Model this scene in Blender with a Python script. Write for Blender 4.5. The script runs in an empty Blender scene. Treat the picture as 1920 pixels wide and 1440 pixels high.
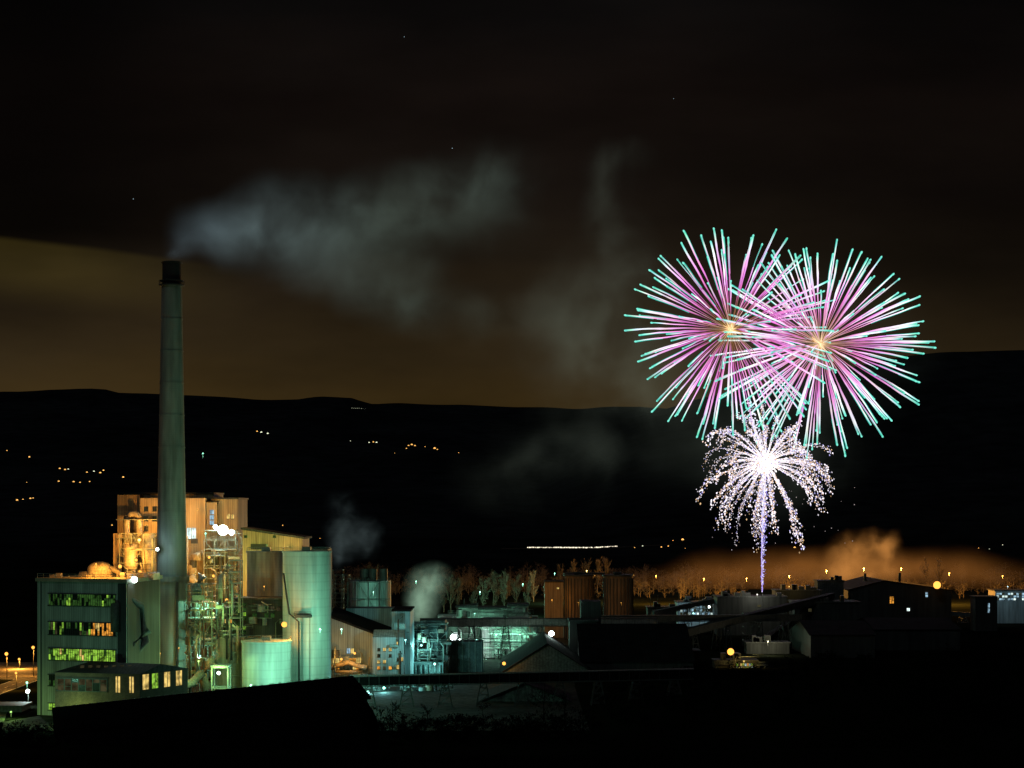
import bpy, math, random
from mathutils import Vector, Matrix
random.seed(7)
F=3500.0; HC=60.0
def X(px,d): return (px-960.0)/F*d
def Z(py,d): return HC+(950.0-py)/F*d
scene=bpy.context.scene
scene.view_settings.view_transform='Standard'
scene.view_settings.look='None'
scene.view_settings.exposure=0

# ------------------------------------------------------------------ materials
def nmat(name):
    m=bpy.data.materials.new(name); m.use_nodes=True
    nt=m.node_tree; nt.nodes.clear()
    return m,nt,nt.nodes.new('ShaderNodeOutputMaterial')
def surf(name,col,rough=.8,var=.35,scale=.25,streak=0,rib=0,ribh=0,metal=0,ring=0,spec=.3,far=None):
    m,nt,out=nmat(name); N=nt.nodes; L=nt.links
    b=N.new('ShaderNodeBsdfPrincipled'); b.inputs['Roughness'].default_value=rough; b.inputs['Metallic'].default_value=metal
    b.inputs['Specular IOR Level'].default_value=spec
    tc=N.new('ShaderNodeTexCoord')
    no=N.new('ShaderNodeTexNoise'); no.inputs['Scale'].default_value=scale; no.inputs['Detail'].default_value=8; no.inputs['Roughness'].default_value=.65
    mp=N.new('ShaderNodeMapping'); mp.inputs['Scale'].default_value=(1,1,.25 if streak else 1)
    L.new(tc.outputs['Object'],mp.inputs['Vector']); L.new(mp.outputs[0],no.inputs['Vector'])
    rp=N.new('ShaderNodeMapRange'); rp.inputs['From Min'].default_value=.3; rp.inputs['From Max'].default_value=.7
    rp.inputs['To Min'].default_value=1-var; rp.inputs['To Max'].default_value=1+var*.5
    L.new(no.outputs[0],rp.inputs['Value'])
    val=rp.outputs[0]
    n2=N.new('ShaderNodeTexNoise'); n2.inputs['Scale'].default_value=scale*7; n2.inputs['Detail'].default_value=4
    mp2=N.new('ShaderNodeMapping'); mp2.inputs['Scale'].default_value=(1,1,.08 if streak else 1)
    L.new(tc.outputs['Object'],mp2.inputs['Vector']); L.new(mp2.outputs[0],n2.inputs['Vector'])
    r2=N.new('ShaderNodeMapRange'); r2.inputs['From Min'].default_value=.35; r2.inputs['From Max'].default_value=.65
    r2.inputs['To Min'].default_value=1-var*.8; r2.inputs['To Max'].default_value=1.1
    L.new(n2.outputs[0],r2.inputs['Value'])
    mu=N.new('ShaderNodeMath'); mu.operation='MULTIPLY'; L.new(val,mu.inputs[0]); L.new(r2.outputs[0],mu.inputs[1]); val=mu.outputs[0]
    bumpval=val
    def wave(sc,axis,lo):
        nonlocal val
        w=N.new('ShaderNodeTexWave'); w.wave_type='BANDS'; w.bands_direction=axis; w.inputs['Scale'].default_value=sc
        L.new(tc.outputs['Object'],w.inputs['Vector'])
        r=N.new('ShaderNodeMapRange'); r.inputs['From Min'].default_value=0; r.inputs['From Max'].default_value=.5 if lo<.9 else .1; r.inputs['To Min'].default_value=lo; r.inputs['To Max'].default_value=1
        L.new(w.outputs['Fac'],r.inputs['Value'])
        q=N.new('ShaderNodeMath'); q.operation='MULTIPLY'; L.new(val,q.inputs[0]); L.new(r.outputs[0],q.inputs[1]); val=q.outputs[0]
    if rib: wave(rib,'X',.74)
    if ribh: wave(ribh,'Z',.75)
    if ring: wave(ring,'Z',.90)
    mx=N.new('ShaderNodeVectorMath'); mx.operation='SCALE'; mx.inputs[0].default_value=col
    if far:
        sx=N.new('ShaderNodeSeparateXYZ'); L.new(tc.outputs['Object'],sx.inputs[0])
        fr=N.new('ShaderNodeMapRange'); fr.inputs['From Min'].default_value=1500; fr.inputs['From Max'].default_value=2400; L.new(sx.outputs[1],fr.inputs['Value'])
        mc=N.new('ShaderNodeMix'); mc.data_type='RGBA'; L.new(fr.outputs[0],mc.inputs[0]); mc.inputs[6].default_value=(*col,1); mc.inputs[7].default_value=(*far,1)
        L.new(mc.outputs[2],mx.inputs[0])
    L.new(val,mx.inputs['Scale']); L.new(mx.outputs[0],b.inputs['Base Color'])
    bp=N.new('ShaderNodeBump'); bp.inputs['Strength'].default_value=.2; bp.inputs['Distance'].default_value=.1
    L.new(bumpval,bp.inputs['Height']); L.new(bp.outputs[0],b.inputs['Normal'])
    L.new(b.outputs[0],out.inputs['Surface'])
    return m
def emit(name,col,st,var=0.0,scale=.6):
    m,nt,out=nmat(name); N=nt.nodes; L=nt.links
    e=N.new('ShaderNodeEmission'); e.inputs[0].default_value=(*col,1); e.inputs[1].default_value=st
    if var:
        tc=N.new('ShaderNodeTexCoord'); no=N.new('ShaderNodeTexNoise'); no.inputs['Scale'].default_value=scale; no.inputs['Detail'].default_value=3
        L.new(tc.outputs['Object'],no.inputs['Vector'])
        r=N.new('ShaderNodeMapRange'); r.inputs['From Min'].default_value=.35; r.inputs['From Max'].default_value=.65
        r.inputs['To Min'].default_value=st*(1-var); r.inputs['To Max'].default_value=st*(1+var*.5)
        L.new(no.outputs[0],r.inputs['Value']); L.new(r.outputs[0],e.inputs[1])
    L.new(e.outputs[0],out.inputs['Surface'])
    m.cycles.emission_sampling='NONE'
    return m
def vcol_emit(name,st):
    m,nt,out=nmat(name); N=nt.nodes; L=nt.links
    a=N.new('ShaderNodeAttribute'); a.attribute_name='Col'
    e=N.new('ShaderNodeEmission'); e.inputs[1].default_value=st
    L.new(a.outputs['Color'],e.inputs[0]); L.new(e.outputs[0],out.inputs['Surface'])
    m.cycles.emission_sampling='NONE'
    return m

CONC=surf('concrete_weathered',(.36,.34,.26),.85,.5,.12,streak=1,ring=.35)
CHIM=surf('chimney_concrete',(.26,.29,.26),.9,.45,.08,streak=1,ring=.45)
SILO=surf('silo_concrete_pale',(.52,.59,.52),.8,.25,.1,streak=1,ring=.12)
SILOB=surf('silo_brown',(.26,.18,.11),.85,.45,.15,streak=1,rib=.5)
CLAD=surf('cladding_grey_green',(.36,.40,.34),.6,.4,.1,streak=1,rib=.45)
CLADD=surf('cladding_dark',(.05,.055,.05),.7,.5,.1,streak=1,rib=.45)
CLADY=surf('cladding_cream',(.52,.39,.22),.6,.45,.12,streak=1,rib=.4)
CLADB=surf('cladding_pale_blue',(.36,.45,.45),.6,.4,.12,streak=1,rib=.4)
ROOFD=surf('roof_dark',(.022,.022,.022),.9,.5,.2,rib=.3,spec=.05)
ROOFG=surf('roof_grey',(.085,.09,.085),.8,.5,.2,rib=.3)
BRICK=surf('brick_dark',(.12,.08,.055),.9,.4,.6)
STEEL=surf('steel_painted',(.24,.28,.24),.5,.4,.5)
STEELD=surf('steel_dark',(.05,.055,.05),.6,.4,.5)
DUCT=surf('duct_steel',(.42,.37,.27),.45,.45,.3)
YARD=surf('yard_concrete',(.045,.045,.04),.95,.7,.08,spec=.05)
ASPH=surf('asphalt',(.05,.05,.05),.9,.3,.3)
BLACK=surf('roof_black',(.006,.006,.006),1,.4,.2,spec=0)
W_GRN=emit('window_green',(.42,.85,.08),.6,.85,.9)
W_GRD=emit('window_green_dim',(.13,.38,.07),.17,.9,.9)
W_ORG=emit('window_orange',(1,.40,.05),.8,.8,.9)
W_YEL=emit('window_yellow',(1,.70,.20),.8,.7,.6)
W_DIM=emit('window_dim',(.25,.22,.10),.16,.8,.4)
W_WHT=emit('window_white',(.8,1,.95),1.4,.5,.5)
W_BLU=emit('window_blue',(.5,.8,1),.8,.8,.5)
E_WHT=emit('lamp_white',(.85,1,.95),14)
E_TEAL=emit('lamp_teal',(.4,1,.85),3)
E_ORG=emit('lamp_sodium',(1,.42,.07),2.1)
E_VIL=emit('village_sodium',(1,.5,.12),1.6)
E_VILW=emit('village_white',(.95,1,.7),1.4)

# ------------------------------------------------------------------ mesh builder
class Part:
    def __init__(s,mat): s.v=[];s.f=[];s.sm=[];s.mat=mat;s.col=None
    def add(s,vs,fs,sm=False):
        o=len(s.v); s.v+=[tuple(v) for v in vs]
        for f in fs: s.f.append(tuple(i+o for i in f)); s.sm.append(sm)
    def box(s,x0,x1,y0,y1,z0,z1):
        s.prism([(x0,y0),(x1,y0),(x1,y1),(x0,y1)],z0,z1)
    def prism(s,pts,z0,z1):
        n=len(pts); z1=z1 if isinstance(z1,(list,tuple)) else [z1]*n
        z0=z0 if isinstance(z0,(list,tuple)) else [z0]*n
        vs=[(p[0],p[1],z0[i]) for i,p in enumerate(pts)]+[(p[0],p[1],z1[i]) for i,p in enumerate(pts)]
        fs=[tuple(range(n-1,-1,-1)),tuple(range(n,2*n))]+[(i,(i+1)%n,n+(i+1)%n,n+i) for i in range(n)]
        s.add(vs,fs)
    def cyl(s,x,y,z0,z1,r0,r1=None,n=40):
        r1=r0 if r1 is None else r1
        a=[(math.cos(2*math.pi*i/n),math.sin(2*math.pi*i/n)) for i in range(n)]
        s.add([(x+r0*c,y+r0*q,z0) for c,q in a]+[(x+r1*c,y+r1*q,z1) for c,q in a],[(i,(i+1)%n,n+(i+1)%n,n+i) for i in range(n)],True)
        s.add([(x+r1*c,y+r1*q,z1) for c,q in a],[tuple(range(n))])
        s.add([(x+r0*c,y+r0*q,z0) for c,q in a],[tuple(range(n-1,-1,-1))])
    def dome(s,x,y,z,r,hz,n=24,m=7):
        vs=[];fs=[]
        for j in range(m+1):
            t=j/m*math.pi/2
            for i in range(n):
                a=2*math.pi*i/n; vs.append((x+r*math.cos(t)*math.cos(a),y+r*math.cos(t)*math.sin(a),z+hz*math.sin(t)))
        for j in range(m):
            for i in range(n): fs.append((j*n+i,j*n+(i+1)%n,(j+1)*n+(i+1)%n,(j+1)*n+i))
        s.add(vs,fs,True)
    def ball(s,x,y,z,r,n=8,m=6):
        vs=[];fs=[]
        for j in range(m+1):
            t=-math.pi/2+j/m*math.pi
            for i in range(n):
                a=2*math.pi*i/n; vs.append((x+r*math.cos(t)*math.cos(a),y+r*math.cos(t)*math.sin(a),z+r*math.sin(t)))
        for j in range(m):
            for i in range(n): fs.append((j*n+i,j*n+(i+1)%n,(j+1)*n+(i+1)%n,(j+1)*n+i))
        s.add(vs,fs,True)
    def tube(s,pts,r,n=8,cap=True,cols=None):
        rs=r if isinstance(r,(list,tuple)) else [r]*len(pts)
        P=[Vector(p) for p in pts]; vs=[];fs=[]
        for k,p in enumerate(P):
            d=(P[min(k+1,len(P)-1)]-P[max(k-1,0)])
            if d.length<1e-6: d=Vector((0,0,1))
            d.normalize()
            a=Vector((0,0,1)) if abs(d.z)<.9 else Vector((1,0,0))
            u=d.cross(a).normalized(); w=d.cross(u)
            for i in range(n):
                t=2*math.pi*(i+.5)/n; vs.append(p+(u*math.cos(t)+w*math.sin(t))*rs[k])
                if cols is not None: s.col.append(cols[k])
        for k in range(len(P)-1):
            for i in range(n): fs.append((k*n+i,k*n+(i+1)%n,(k+1)*n+(i+1)%n,(k+1)*n+i))
        if cap:
            fs.append(tuple(range(n-1,-1,-1))); fs.append(tuple((len(P)-1)*n+i for i in range(n)))
        s.add(vs,fs,n>5)
    def bar(s,a,b,r): s.tube([a,b],r,4)
    def frame(s,x0,x1,y0,y1,z0,z1,nx,ny,nz,r=.18,diag=True):
        xs=[x0+(x1-x0)*i/nx for i in range(nx+1)]; ys=[y0+(y1-y0)*i/ny for i in range(ny+1)]; zs=[z0+(z1-z0)*i/nz for i in range(nz+1)]
        for x in xs:
            for y in ys: s.bar((x,y,z0),(x,y,z1),r)
        for z in zs[1:]:
            for y in ys: s.bar((x0,y,z),(x1,y,z),r*.9)
            for x in xs: s.bar((x,y0,z),(x,y1,z),r*.9)
        if diag:
            for k in range(nz):
                for i in range(nx):
                    if random.random()<.3: continue
                    a,b=(xs[i],xs[i+1]) if (i+k)%2 else (xs[i+1],xs[i])
                    s.bar((a,y0,zs[k]),(b,y0,zs[k+1]),r*.6)
    def stairs(s,x0,x1,y,z0,z1,n):
        for k in range(n):
            a,b=(x0,x1) if k%2==0 else (x1,x0)
            za=z0+(z1-z0)*k/n; zb=z0+(z1-z0)*(k+1)/n
            for o in (0,.35):
                s.bar((a,y+o*2,za),(b,y+o*2,zb),.09)
            s.bar((a,y,za+1.1),(b,y,zb+1.1),.06)
            s.box(min(x0,x1)-.6,max(x0,x1)+.6,y-.1,y+1.0,zb-.08,zb+.04)
        for x in (x0-.6,x1+.6): s.bar((x,y,z0),(x,y,z1+1.2),.12)
    def rail(s,pts,h=1.1,r=.06,sp=2.0):
        for a,b in zip(pts[:-1],pts[1:]):
            a=Vector(a);b=Vector(b); n=max(1,int((b-a).length/sp))
            for k in (h,h*.5): s.bar(a+Vector((0,0,k)),b+Vector((0,0,k)),r)
            for i in range(n+1):
                p=a.lerp(b,i/n); s.bar(p,p+Vector((0,0,h)),r)
    def wall(s,P0,P1,f0,f1,z0,z1,off,th):
        a=Vector((P0[0],P0[1])); b=Vector((P1[0],P1[1])); t=(b-a); n=Vector((t.y,-t.x)).normalized()
        if n.y>0: n=-n
        p=a+t*f0+n*off; q=a+t*f1+n*off
        s.prism([tuple(p),tuple(q),tuple(q+n*th),tuple(p+n*th)],z0,z1)
class G:
    def __init__(s,name,px,d,z=0,world=None):
        s.name=name; s.o=Vector((X(px,d),d,z)) if world is None else Vector(world); s.parts={}
    def p(s,name,mat):
        if name not in s.parts: s.parts[name]=Part(mat)
        return s.parts[name]
    def done(s):
        e=bpy.data.objects.new(s.name,None); e.location=s.o; e.empty_display_size=2; scene.collection.objects.link(e)
        for k,p in s.parts.items(): mk(p,k,s.o,e)
        return e
def mk(p,name,o=Vector((0,0,0)),parent=None):
    me=bpy.data.meshes.new(name); me.from_pydata([(v[0]-o[0],v[1]-o[1],v[2]-o[2]) for v in p.v],[],p.f)
    me.polygons.foreach_set('use_smooth',p.sm)
    if p.col:
        ca=me.color_attributes.new('Col','FLOAT_COLOR','POINT')
        fl=[]
        for c in p.col: fl+=[c[0],c[1],c[2],1]
        ca.data.foreach_set('color',fl)
    me.materials.append(p.mat); me.update()
    ob=bpy.data.objects.new(name,me); scene.collection.objects.link(ob)
    if parent: ob.parent=parent
    else: ob.location=o
    return ob
def pbox(part,x0,x1,yt,yb,d,depth):
    z0=-.5 if yb is None else Z(yb,d)
    part.box(X(x0,d),X(x1,d),d,d+depth,z0,Z(yt,d))
def windows(g,x0,x1,y0,y1,d,nx,ny,mats,gap=.3,fill=1.0,off=.12):
    "real panes with frames set proud of the wall"
    for i in range(nx):
        for j in range(ny):
            if random.random()>fill: continue
            m=random.choice(mats)
            w=(x1-x0)/nx; h=(y1-y0)/ny
            a=x0+i*w+w*gap/2; b=x0+(i+1)*w-w*gap/2; c=y0+j*h+h*gap/2; e=y0+(j+1)*h-h*gap/2
            g.p('glass_'+m.name,m).box(X(a,d),X(b,d),d-off,d-.02,Z(e,d),Z(c,d))
            fr=g.p('window_frames',STEELD)
            fr.box(X(a,d)-.1,X(b,d)+.1,d-off-.1,d-.01,Z(e,d)-.15,Z(e,d)-.003)
            fr.box((X(a,d)+X(b,d))/2-.05,(X(a,d)+X(b,d))/2+.05,d-off-.05,d-off-.002,Z(e,d),Z(c,d))
def clutter(g,x0,x1,y0,y1,d,n,mats,dep=3,rmax=.5):
    "pipe runs, small vessels, walkways and cabinets fixed to the structure"
    for k in range(n):
        m=random.choice(mats); p=g.p('plant_'+m.name,m); t=random.random()
        x=X(random.uniform(x0,x1),d); z=Z(random.uniform(y0,y1),d); y=d-random.uniform(.3,dep)
        W=X(x1,d)-X(x0,d); H=Z(y0,d)-Z(y1,d)
        xa=max(X(x0,d),x-random.uniform(.1,.4)*W); xb=min(X(x1,d),x+random.uniform(.1,.4)*W)
        r=random.uniform(.1,rmax)
        if t<.35: p.tube([(x,y,max(.2,z-H*random.uniform(.2,.6))),(x,y,z),(x+random.uniform(-2,2),y,z+1.2)],r,8)
        elif t<.6: p.tube([(xa,y,z),(xb,y,z)],r*.7,8)
        elif t<.75: p.box(xa,xb,y,y+1,z,z+.15); g.p('walk_rails',STEEL).rail([(xa,y,z+.15),(xb,y,z+.15)],1.0,.05,1.6)
        elif t<.9: 
            w=random.uniform(.6,2); p.box(x-w,x+w,y,y+1.5,z-random.uniform(.6,1.8),z)
        else: p.cyl(x,y,z-random.uniform(1,3),z,random.uniform(.6,1.4),None,14)
M_=(.34,1,.68); W_=(.75,1,.92); O_=(1,.41,.06); Y_=(1,.64,.18); GR=(.55,1,.25); C_=(.30,.9,.90)
LP=.55
def lamp(px,py,d,col,power,head=.45,emat=None,pole=False,fwd=1.0,name='flood_lamp',rad=.4,lp=None):
    x,z=X(px,d),Z(py,d)
    g=G(name,0,0,world=(x,d,z))
    if emat is not None:
        g.p('lens',emat).ball(x,d,z,head,10,8)
        g.p('housing',STEELD).box(x-head*.6,x+head*.6,d+head*.7,d+head*1.6,z-head*.5,z+head*.5)
        if pole: g.p('pole',STEELD).tube([(x,d+head*1.2,-.3 if d<1500 else z-8),(x,d+head*1.2,z-head*.2)],.14,6)
    else:
        g.p('housing',STEELD).box(x-.25,x+.25,d+.25,d+.55,z-.2,z+.2)
        g.p('bracket',STEELD).bar((x,d+.5,z-1.5),(x,d+.5,z-.2),.06)
    e=g.done()
    if power>0:
        l=bpy.data.lights.new('bulb','POINT'); l.color=col; l.energy=power*(LP if lp is None else lp); l.shadow_soft_size=rad
        o=bpy.data.objects.new('bulb',l); scene.collection.objects.link(o); o.parent=e; o.location=(0,-fwd,.0)
    return e

# ------------------------------------------------------------------ terrain
def interp(t,xs,ys):
    if t<=xs[0]: return ys[0]
    for a,b,c,e in zip(xs[:-1],xs[1:],ys[:-1],ys[1:]):
        if t<=b: return c+(e-c)*(t-a)/(b-a)
    return ys[-1]
from mathutils import noise as mn
R1=[(-600,760),(0,735),(60,733),(150,728),(195,729),(215,735),(350,740),(480,748),(560,749),(600,744),(660,744),(700,757),(860,758),(1000,765),(1200,762),(1300,775),(1920,790),(2500,800)]
R2=[(950,930),(1100,830),(1200,780),(1300,752),(1500,705),(1700,668),(1760,662),(1860,656),(1920,655),(2300,650)]
R1x=[X(a,5000) for a,b in R1]; R1z=[Z(b,5000) for a,b in R1]
R2x=[X(a,3500) for a,b in R2]; R2z=[Z(b,3500) for a,b in R2]
def height(x,y):
    h=0.0
    if y<470: h=max(0,57-.124*max(y,-300))
    def rise(y0,yp):
        if y<=y0: return 0
        if y<=yp: return ((y-y0)/(yp-y0))**1.6
        return max(.0,1-((y-yp)/4000)**1.2*.6)
    h1=interp(x,R1x,R1z)*rise(1600,5000); h2=interp(x,R2x,R2z)*rise(1650,3500)
    hh=max(h1,h2)
    if hh>0:
        k=min(1,hh/150)
        hh+=k*6*mn.noise(Vector((x/120,y/200,0)))+ (k*14*mn.noise(Vector((x/500,y/500,3))) if y<3200 else 0)
    h+=hh
    sp=interp(x,[25,60,95,160,400],[0,5,10,13,16])*math.exp(-((y-570)/75)**2)
    if y>420: h+=sp
    if sp>1: h+=.8*mn.noise(Vector((x/12,y/12,1)))
    return h
ys=[-300+25*i for i in range(0,76)]; y=ys[-1]
while y<9000: y+=60; ys.append(y)
xs=[]
for i in range(-110,111):
    t=i/110; xs.append(4500*(.25*t+.75*t**3))
P=Part(None); P.mat=surf('ground_rough_grass',(.009,.011,.007),1,.5,.004,spec=0,far=(.034,.038,.042))  # far hills: paler moor colour with bluish valley haze put into it
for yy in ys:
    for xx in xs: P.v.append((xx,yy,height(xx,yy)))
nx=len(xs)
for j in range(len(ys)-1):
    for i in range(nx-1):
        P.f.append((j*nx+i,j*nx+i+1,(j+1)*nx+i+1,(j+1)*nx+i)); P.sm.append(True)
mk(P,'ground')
q=Part(YARD); q.prism([(-150,500),(25,500),(60,680),(90,1000),(-60,1000),(-110,600)],-.3,.02); mk(q,'works_yard')
q=G('access_road',0,640,world=(-172,640,0))
q.p('carriageway',ASPH).box(-200,-160,648,656,-.2,.03)
q.p('carriageway',ASPH).box(-172,-164,560,647.99,-.2,.03)
KERB=surf('kerb_stone',(.35,.35,.32),.9,.2,.5)
q.p('kerb',KERB).box(-200,-160,656.0,656.25,-.2,.14); q.p('kerb',KERB).box(-163.9,-163.65,560,648,-.2,.14); q.p('kerb',KERB).box(-172.3,-172.05,560,648,-.2,.14)
PAINT=surf('road_paint',(.75,.75,.7),.7,.2,1)
for k in range(9): q.p('centre_line',PAINT).box(-168.1,-167.95,564+k*9,568+k*9,.03,.036)
q.done()
q=Part(surf('mown_grass',(.05,.075,.025),1,.5,.3)); q.prism([(-200,500),(-138,505),(-150,556),(-210,556)],-.3,.02); mk(q,'grass_verge')
q=Part(surf('lorry_park_gravel',(.26,.23,.18),1,.7,.15)); q.prism([(-230,657),(-158,657),(-150,720),(-240,720)],-.3,.02); mk(q,'lorry_park')

def ray_ground(px,py):
    d=450
    while d<8000:
        if height(X(px,d),d)>=Z(py,d): return d
        d+=8
    return 4900

# ------------------------------------------------------------------ chimney
g=G('factory_chimney',322,600)
cx=X(322,600); cy=600
s=600/F
def zc(py): return Z(py,600)
c=g.p('shaft',CHIM)
c.cyl(cx,cy,-.5,zc(1088),31.5*s,30.5*s,56)
c.cyl(cx,cy,zc(1088),zc(535),28.5*s,18.8*s,56)
g.p('cap',surf('chimney_cap_dark',(.04,.035,.035),.9,.3,.3)).cyl(cx,cy,zc(535),zc(491),17.4*s,17.4*s,56)
r=g.p('gallery',STEELD)
for py,rr in ((536,24),(528,22),(494,19)):
    r.cyl(cx,cy,zc(py),zc(py)+.35,rr*s,rr*s,40)
for k in range(24):
    a=2*math.pi*k/24
    r.bar((cx+23.5*s*math.cos(a),cy+23.5*s*math.sin(a),zc(536)),(cx+23.5*s*math.cos(a),cy+23.5*s*math.sin(a),zc(528)+.4),.06)
g.p('base_ring',CHIM).cyl(cx,cy,zc(1090),zc(1080),33*s,33*s,56)
for yy in range(600,1080,60):
    rr=(18.8+(28.5-18.8)*(yy-535)/(1088-535))*s; g.p('hoops',CHIM).cyl(cx,cy,zc(yy),zc(yy)+.4,rr+.12,rr+.12,56)
g.p('ladder',STEELD).box(cx-.5+3,cx+.1+3,cy-31*s-.5,cy-31*s+.5,0,zc(1090))
g.done()

# ------------------------------------------------------------------ preheater tower
g=G('preheater_tower',330,650)
d=650; w=g.p('walls',CLADY)
pbox(w,220,262,928,None,d+4,5.99); 
w.box(X(220,d),X(392,d),d+10,d+32,-.5,Z(926,d))
w.box(X(262,d),X(300,d),d,d+9.99,-.5,Z(934,d))
w.box(X(345,d),X(385,d),d,d+9.99,-.5,Z(934,d))
w.box(X(392.1,d),X(441,d),d+6,d+30,-.5,Z(936,d))
w.box(X(385.1,d),X(405,d),d+2,d+5.99,-.5,Z(942,d))
w.box(X(216,d),X(232,d),d-3,d+3.9,-.5,Z(1000,d))
r=g.p('parapet',STEELD); r.box(X(218,d),X(393,d),d+9.6,d+33,Z(926,d),Z(923,d))
r.box(X(393.5,d),X(443,d),d+5.5,d+30.5,Z(936,d),Z(933,d))
st=g.p('steel_frame',STEEL)
for z in (975,1010,1045,1080,1115,1150):
    st.box(X(222,d),X(300,d),d-4,d-.05,Z(z,d),Z(z,d)+.3)
    st.box(X(388,d),X(446,d),d-6,d+1.9,Z(z+20,d),Z(z+20,d)+.3)
st.frame(X(388,d),X(446,d),d-6,d-.5,-.3,Z(1012,d),3,1,11,.16)
st.frame(X(232,d),X(298,d),d-7,d-1,-.3,Z(1000,d),3,1,10,.16)
st.stairs(X(448,d),X(458,d),d-4,0,Z(1000,d),14)
for z in (1010,1045,1080):
    st.rail([(X(232,d),d-7,Z(z,d)),(X(298,d),d-7,Z(z,d))],1.1,.05)
for z in (1012,1047,1082):
    st.rail([(X(388,d),d-6,Z(z,d)),(X(446,d),d-6,Z(z,d))],1.1,.05)
du=g.p('cyclone_ducts',DUCT)
x0=X(240,d);x1=X(263,d)
arc=[(x0,d-2,0),(x0,d-2,Z(975,d))]+[((x0+x1)/2-(x1-x0)/2*math.cos(t),d-2,Z(975,d)+2.2*math.sin(t)) for t in [math.pi*k/8 for k in range(1,8)]]+[(x1,d-2,Z(975,d)),(x1,d-2,Z(1060,d))]
du.tube(arc,1.15,14)
du.cyl(X(250,d),d-5,Z(1060,d),Z(1020,d),2.6,2.6,20); du.cyl(X(250,d),d-5,Z(1085,d),Z(1060,d),.7,2.6,20)
du.cyl(X(282,d),d-4,Z(1045,d),Z(1000,d),2.4,2.4,20); du.cyl(X(282,d),d-4,Z(1075,d),Z(1045,d),.6,2.4,20)
du.tube([(X(362,d),d-3,Z(1150,d)),(X(362,d),d-3,Z(1060,d)),(X(366,d),d-3,Z(1045,d)),(X(380,d),d-3,Z(1042,d))],1.7,14)
du.tube([(X(372,d),d-5,0),(X(372,d),d-5,Z(1095,d)),(X(362,d),d-5,Z(1080,d))],1.4,14)
clutter(g,388,446,1015,1200,d-6,40,[DUCT,STEEL,STEELD],2,.4)
clutter(g,225,300,1010,1180,d-7,26,[DUCT,STEEL,STEELD],2,.45)
clutter(g,350,385,1000,1200,d-2,18,[DUCT,STEELD],3,.5)
windows(g,350,368,988,1012,d,2,1,[W_WHT],.15,1,off=.3)
windows(g,392.5,402,955,985,d+2,1,3,[W_BLU],.2,1)
windows(g,424,440,950,975,d+6,2,2,[W_DIM,W_YEL],.4,.4)
windows(g,266,298,945,1000,d,2,3,[W_DIM],.5,.5)
g.done()

# ------------------------------------------------------------------ clad mill building on the left
g=G('mill_building',160,530)
A=(X(70,538),538); B=(X(237,528),528); C=(X(300,560),560); D=(A[0]+12,575)
zt=Z(1092,530)
w=g.p('walls',CLAD); w.prism([A,B,C,D],-.5,zt)
rf=g.p('roof_edge',surf('roof_fascia',(.30,.25,.16),.7,.3,.3)); rf.prism([(A[0]-.5,A[1]-.5),(B[0]+.3,B[1]-.7),(C[0]+.8,C[1]),(D[0],D[1]+.5)],zt,zt+1.0)
r=g.p('roof_rails',STEEL)
r.rail([(A[0],A[1],zt+1),(B[0],B[1],zt+1),(C[0],C[1],zt+1)],1.2,.06)
fr=g.p('window_frames',STEELD)
def strip(P0,P1,y0,y1,f0,f1,n,matf,d=532):
    z1=Z(y0,d);z0=Z(y1,d)
    fr.wall(P0,P1,f0-.008,f1+.008,z0-.25,z0-.003,.01,.25)
    fr.wall(P0,P1,f0-.008,f1+.008,z1+.003,z1+.25,.01,.25)
    for k in range(n):
        a=f0+(f1-f0)*k/n; b=f0+(f1-f0)*(k+1)/n; e=(b-a)*.06
        zm=z0+(z1-z0)*random.choice((.35,.5,.5,.7))
        for (za,zb) in ((z0,zm-.05),(zm+.05,z1)):
            m=matf(k/n)
            if m is None: m=GLD
            g.p('glass_'+m.name,m).wall(P0,P1,a+e,b-e,za,zb,.0,.06)
        fr.wall(P0,P1,b-e,b+e,z0,z1,.01,.16)
        fr.wall(P0,P1,a+e,b-e,zm-.05,zm+.05,.065,.06)
GLD=surf('glass_unlit',(.02,.025,.02),.2,.2,1)
strip(A,B,1115,1136,.13,.88,30,lambda t: random.choice([W_GRD,W_GRD,GLD,W_GRN if random.random()<.2 else W_GRD]))
strip(A,B,1168,1191,.13,.88,30,lambda t: (random.choice([W_ORG,W_ORG,W_YEL,GLD]) if t>.6 else random.choice([W_GRD,W_DIM,GLD,W_GRN if random.random()<.25 else GLD])))
strip(A,B,1218,1239,.13,.88,30,lambda t: random.choice([W_GRN,W_GRN,W_GRN,W_GRD,W_YEL if random.random()<.25 else W_GRN]))
strip(A,B,1268,1288,.13,.88,30,lambda t: W_GRD if random.random()<.25 else GLD)
strip(A,B,1322,1334,.13,.5,8,lambda t: W_GRN if t<.3 else GLD)
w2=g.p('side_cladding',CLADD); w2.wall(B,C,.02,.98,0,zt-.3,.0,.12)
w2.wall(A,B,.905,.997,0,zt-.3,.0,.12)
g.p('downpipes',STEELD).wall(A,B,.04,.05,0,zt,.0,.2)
rp=g.p('roof_tanks',DUCT)
dd=545
rp.cyl(X(187,dd),dd,zt+.5,Z(1068,dd),3.6,3.6,24); rp.dome(X(187,dd),dd,Z(1068,dd),3.6,2.4)
rp.tube([(X(150,dd),dd,Z(1083,dd)),(X(205,dd),dd,Z(1083,dd))],1.9,16)
rp.box(X(208,dd),X(285,dd),dd+2,dd+12,zt,Z(1076,dd))
rp.tube([(X(187,dd)+3,dd,Z(1065,dd)),(X(222,dd),dd,Z(1072,dd)),(X(222,dd),dd,Z(1085,dd))],.8,10)
for k in range(8):
    x=X(random.uniform(85,280),540); rp.box(x,x+random.uniform(.6,2),540,542,zt+1,zt+1+random.uniform(.6,1.8))
dk=g.p('side_ducts',surf('duct_dark',(.10,.11,.09),.6,.4,.3))
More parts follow.
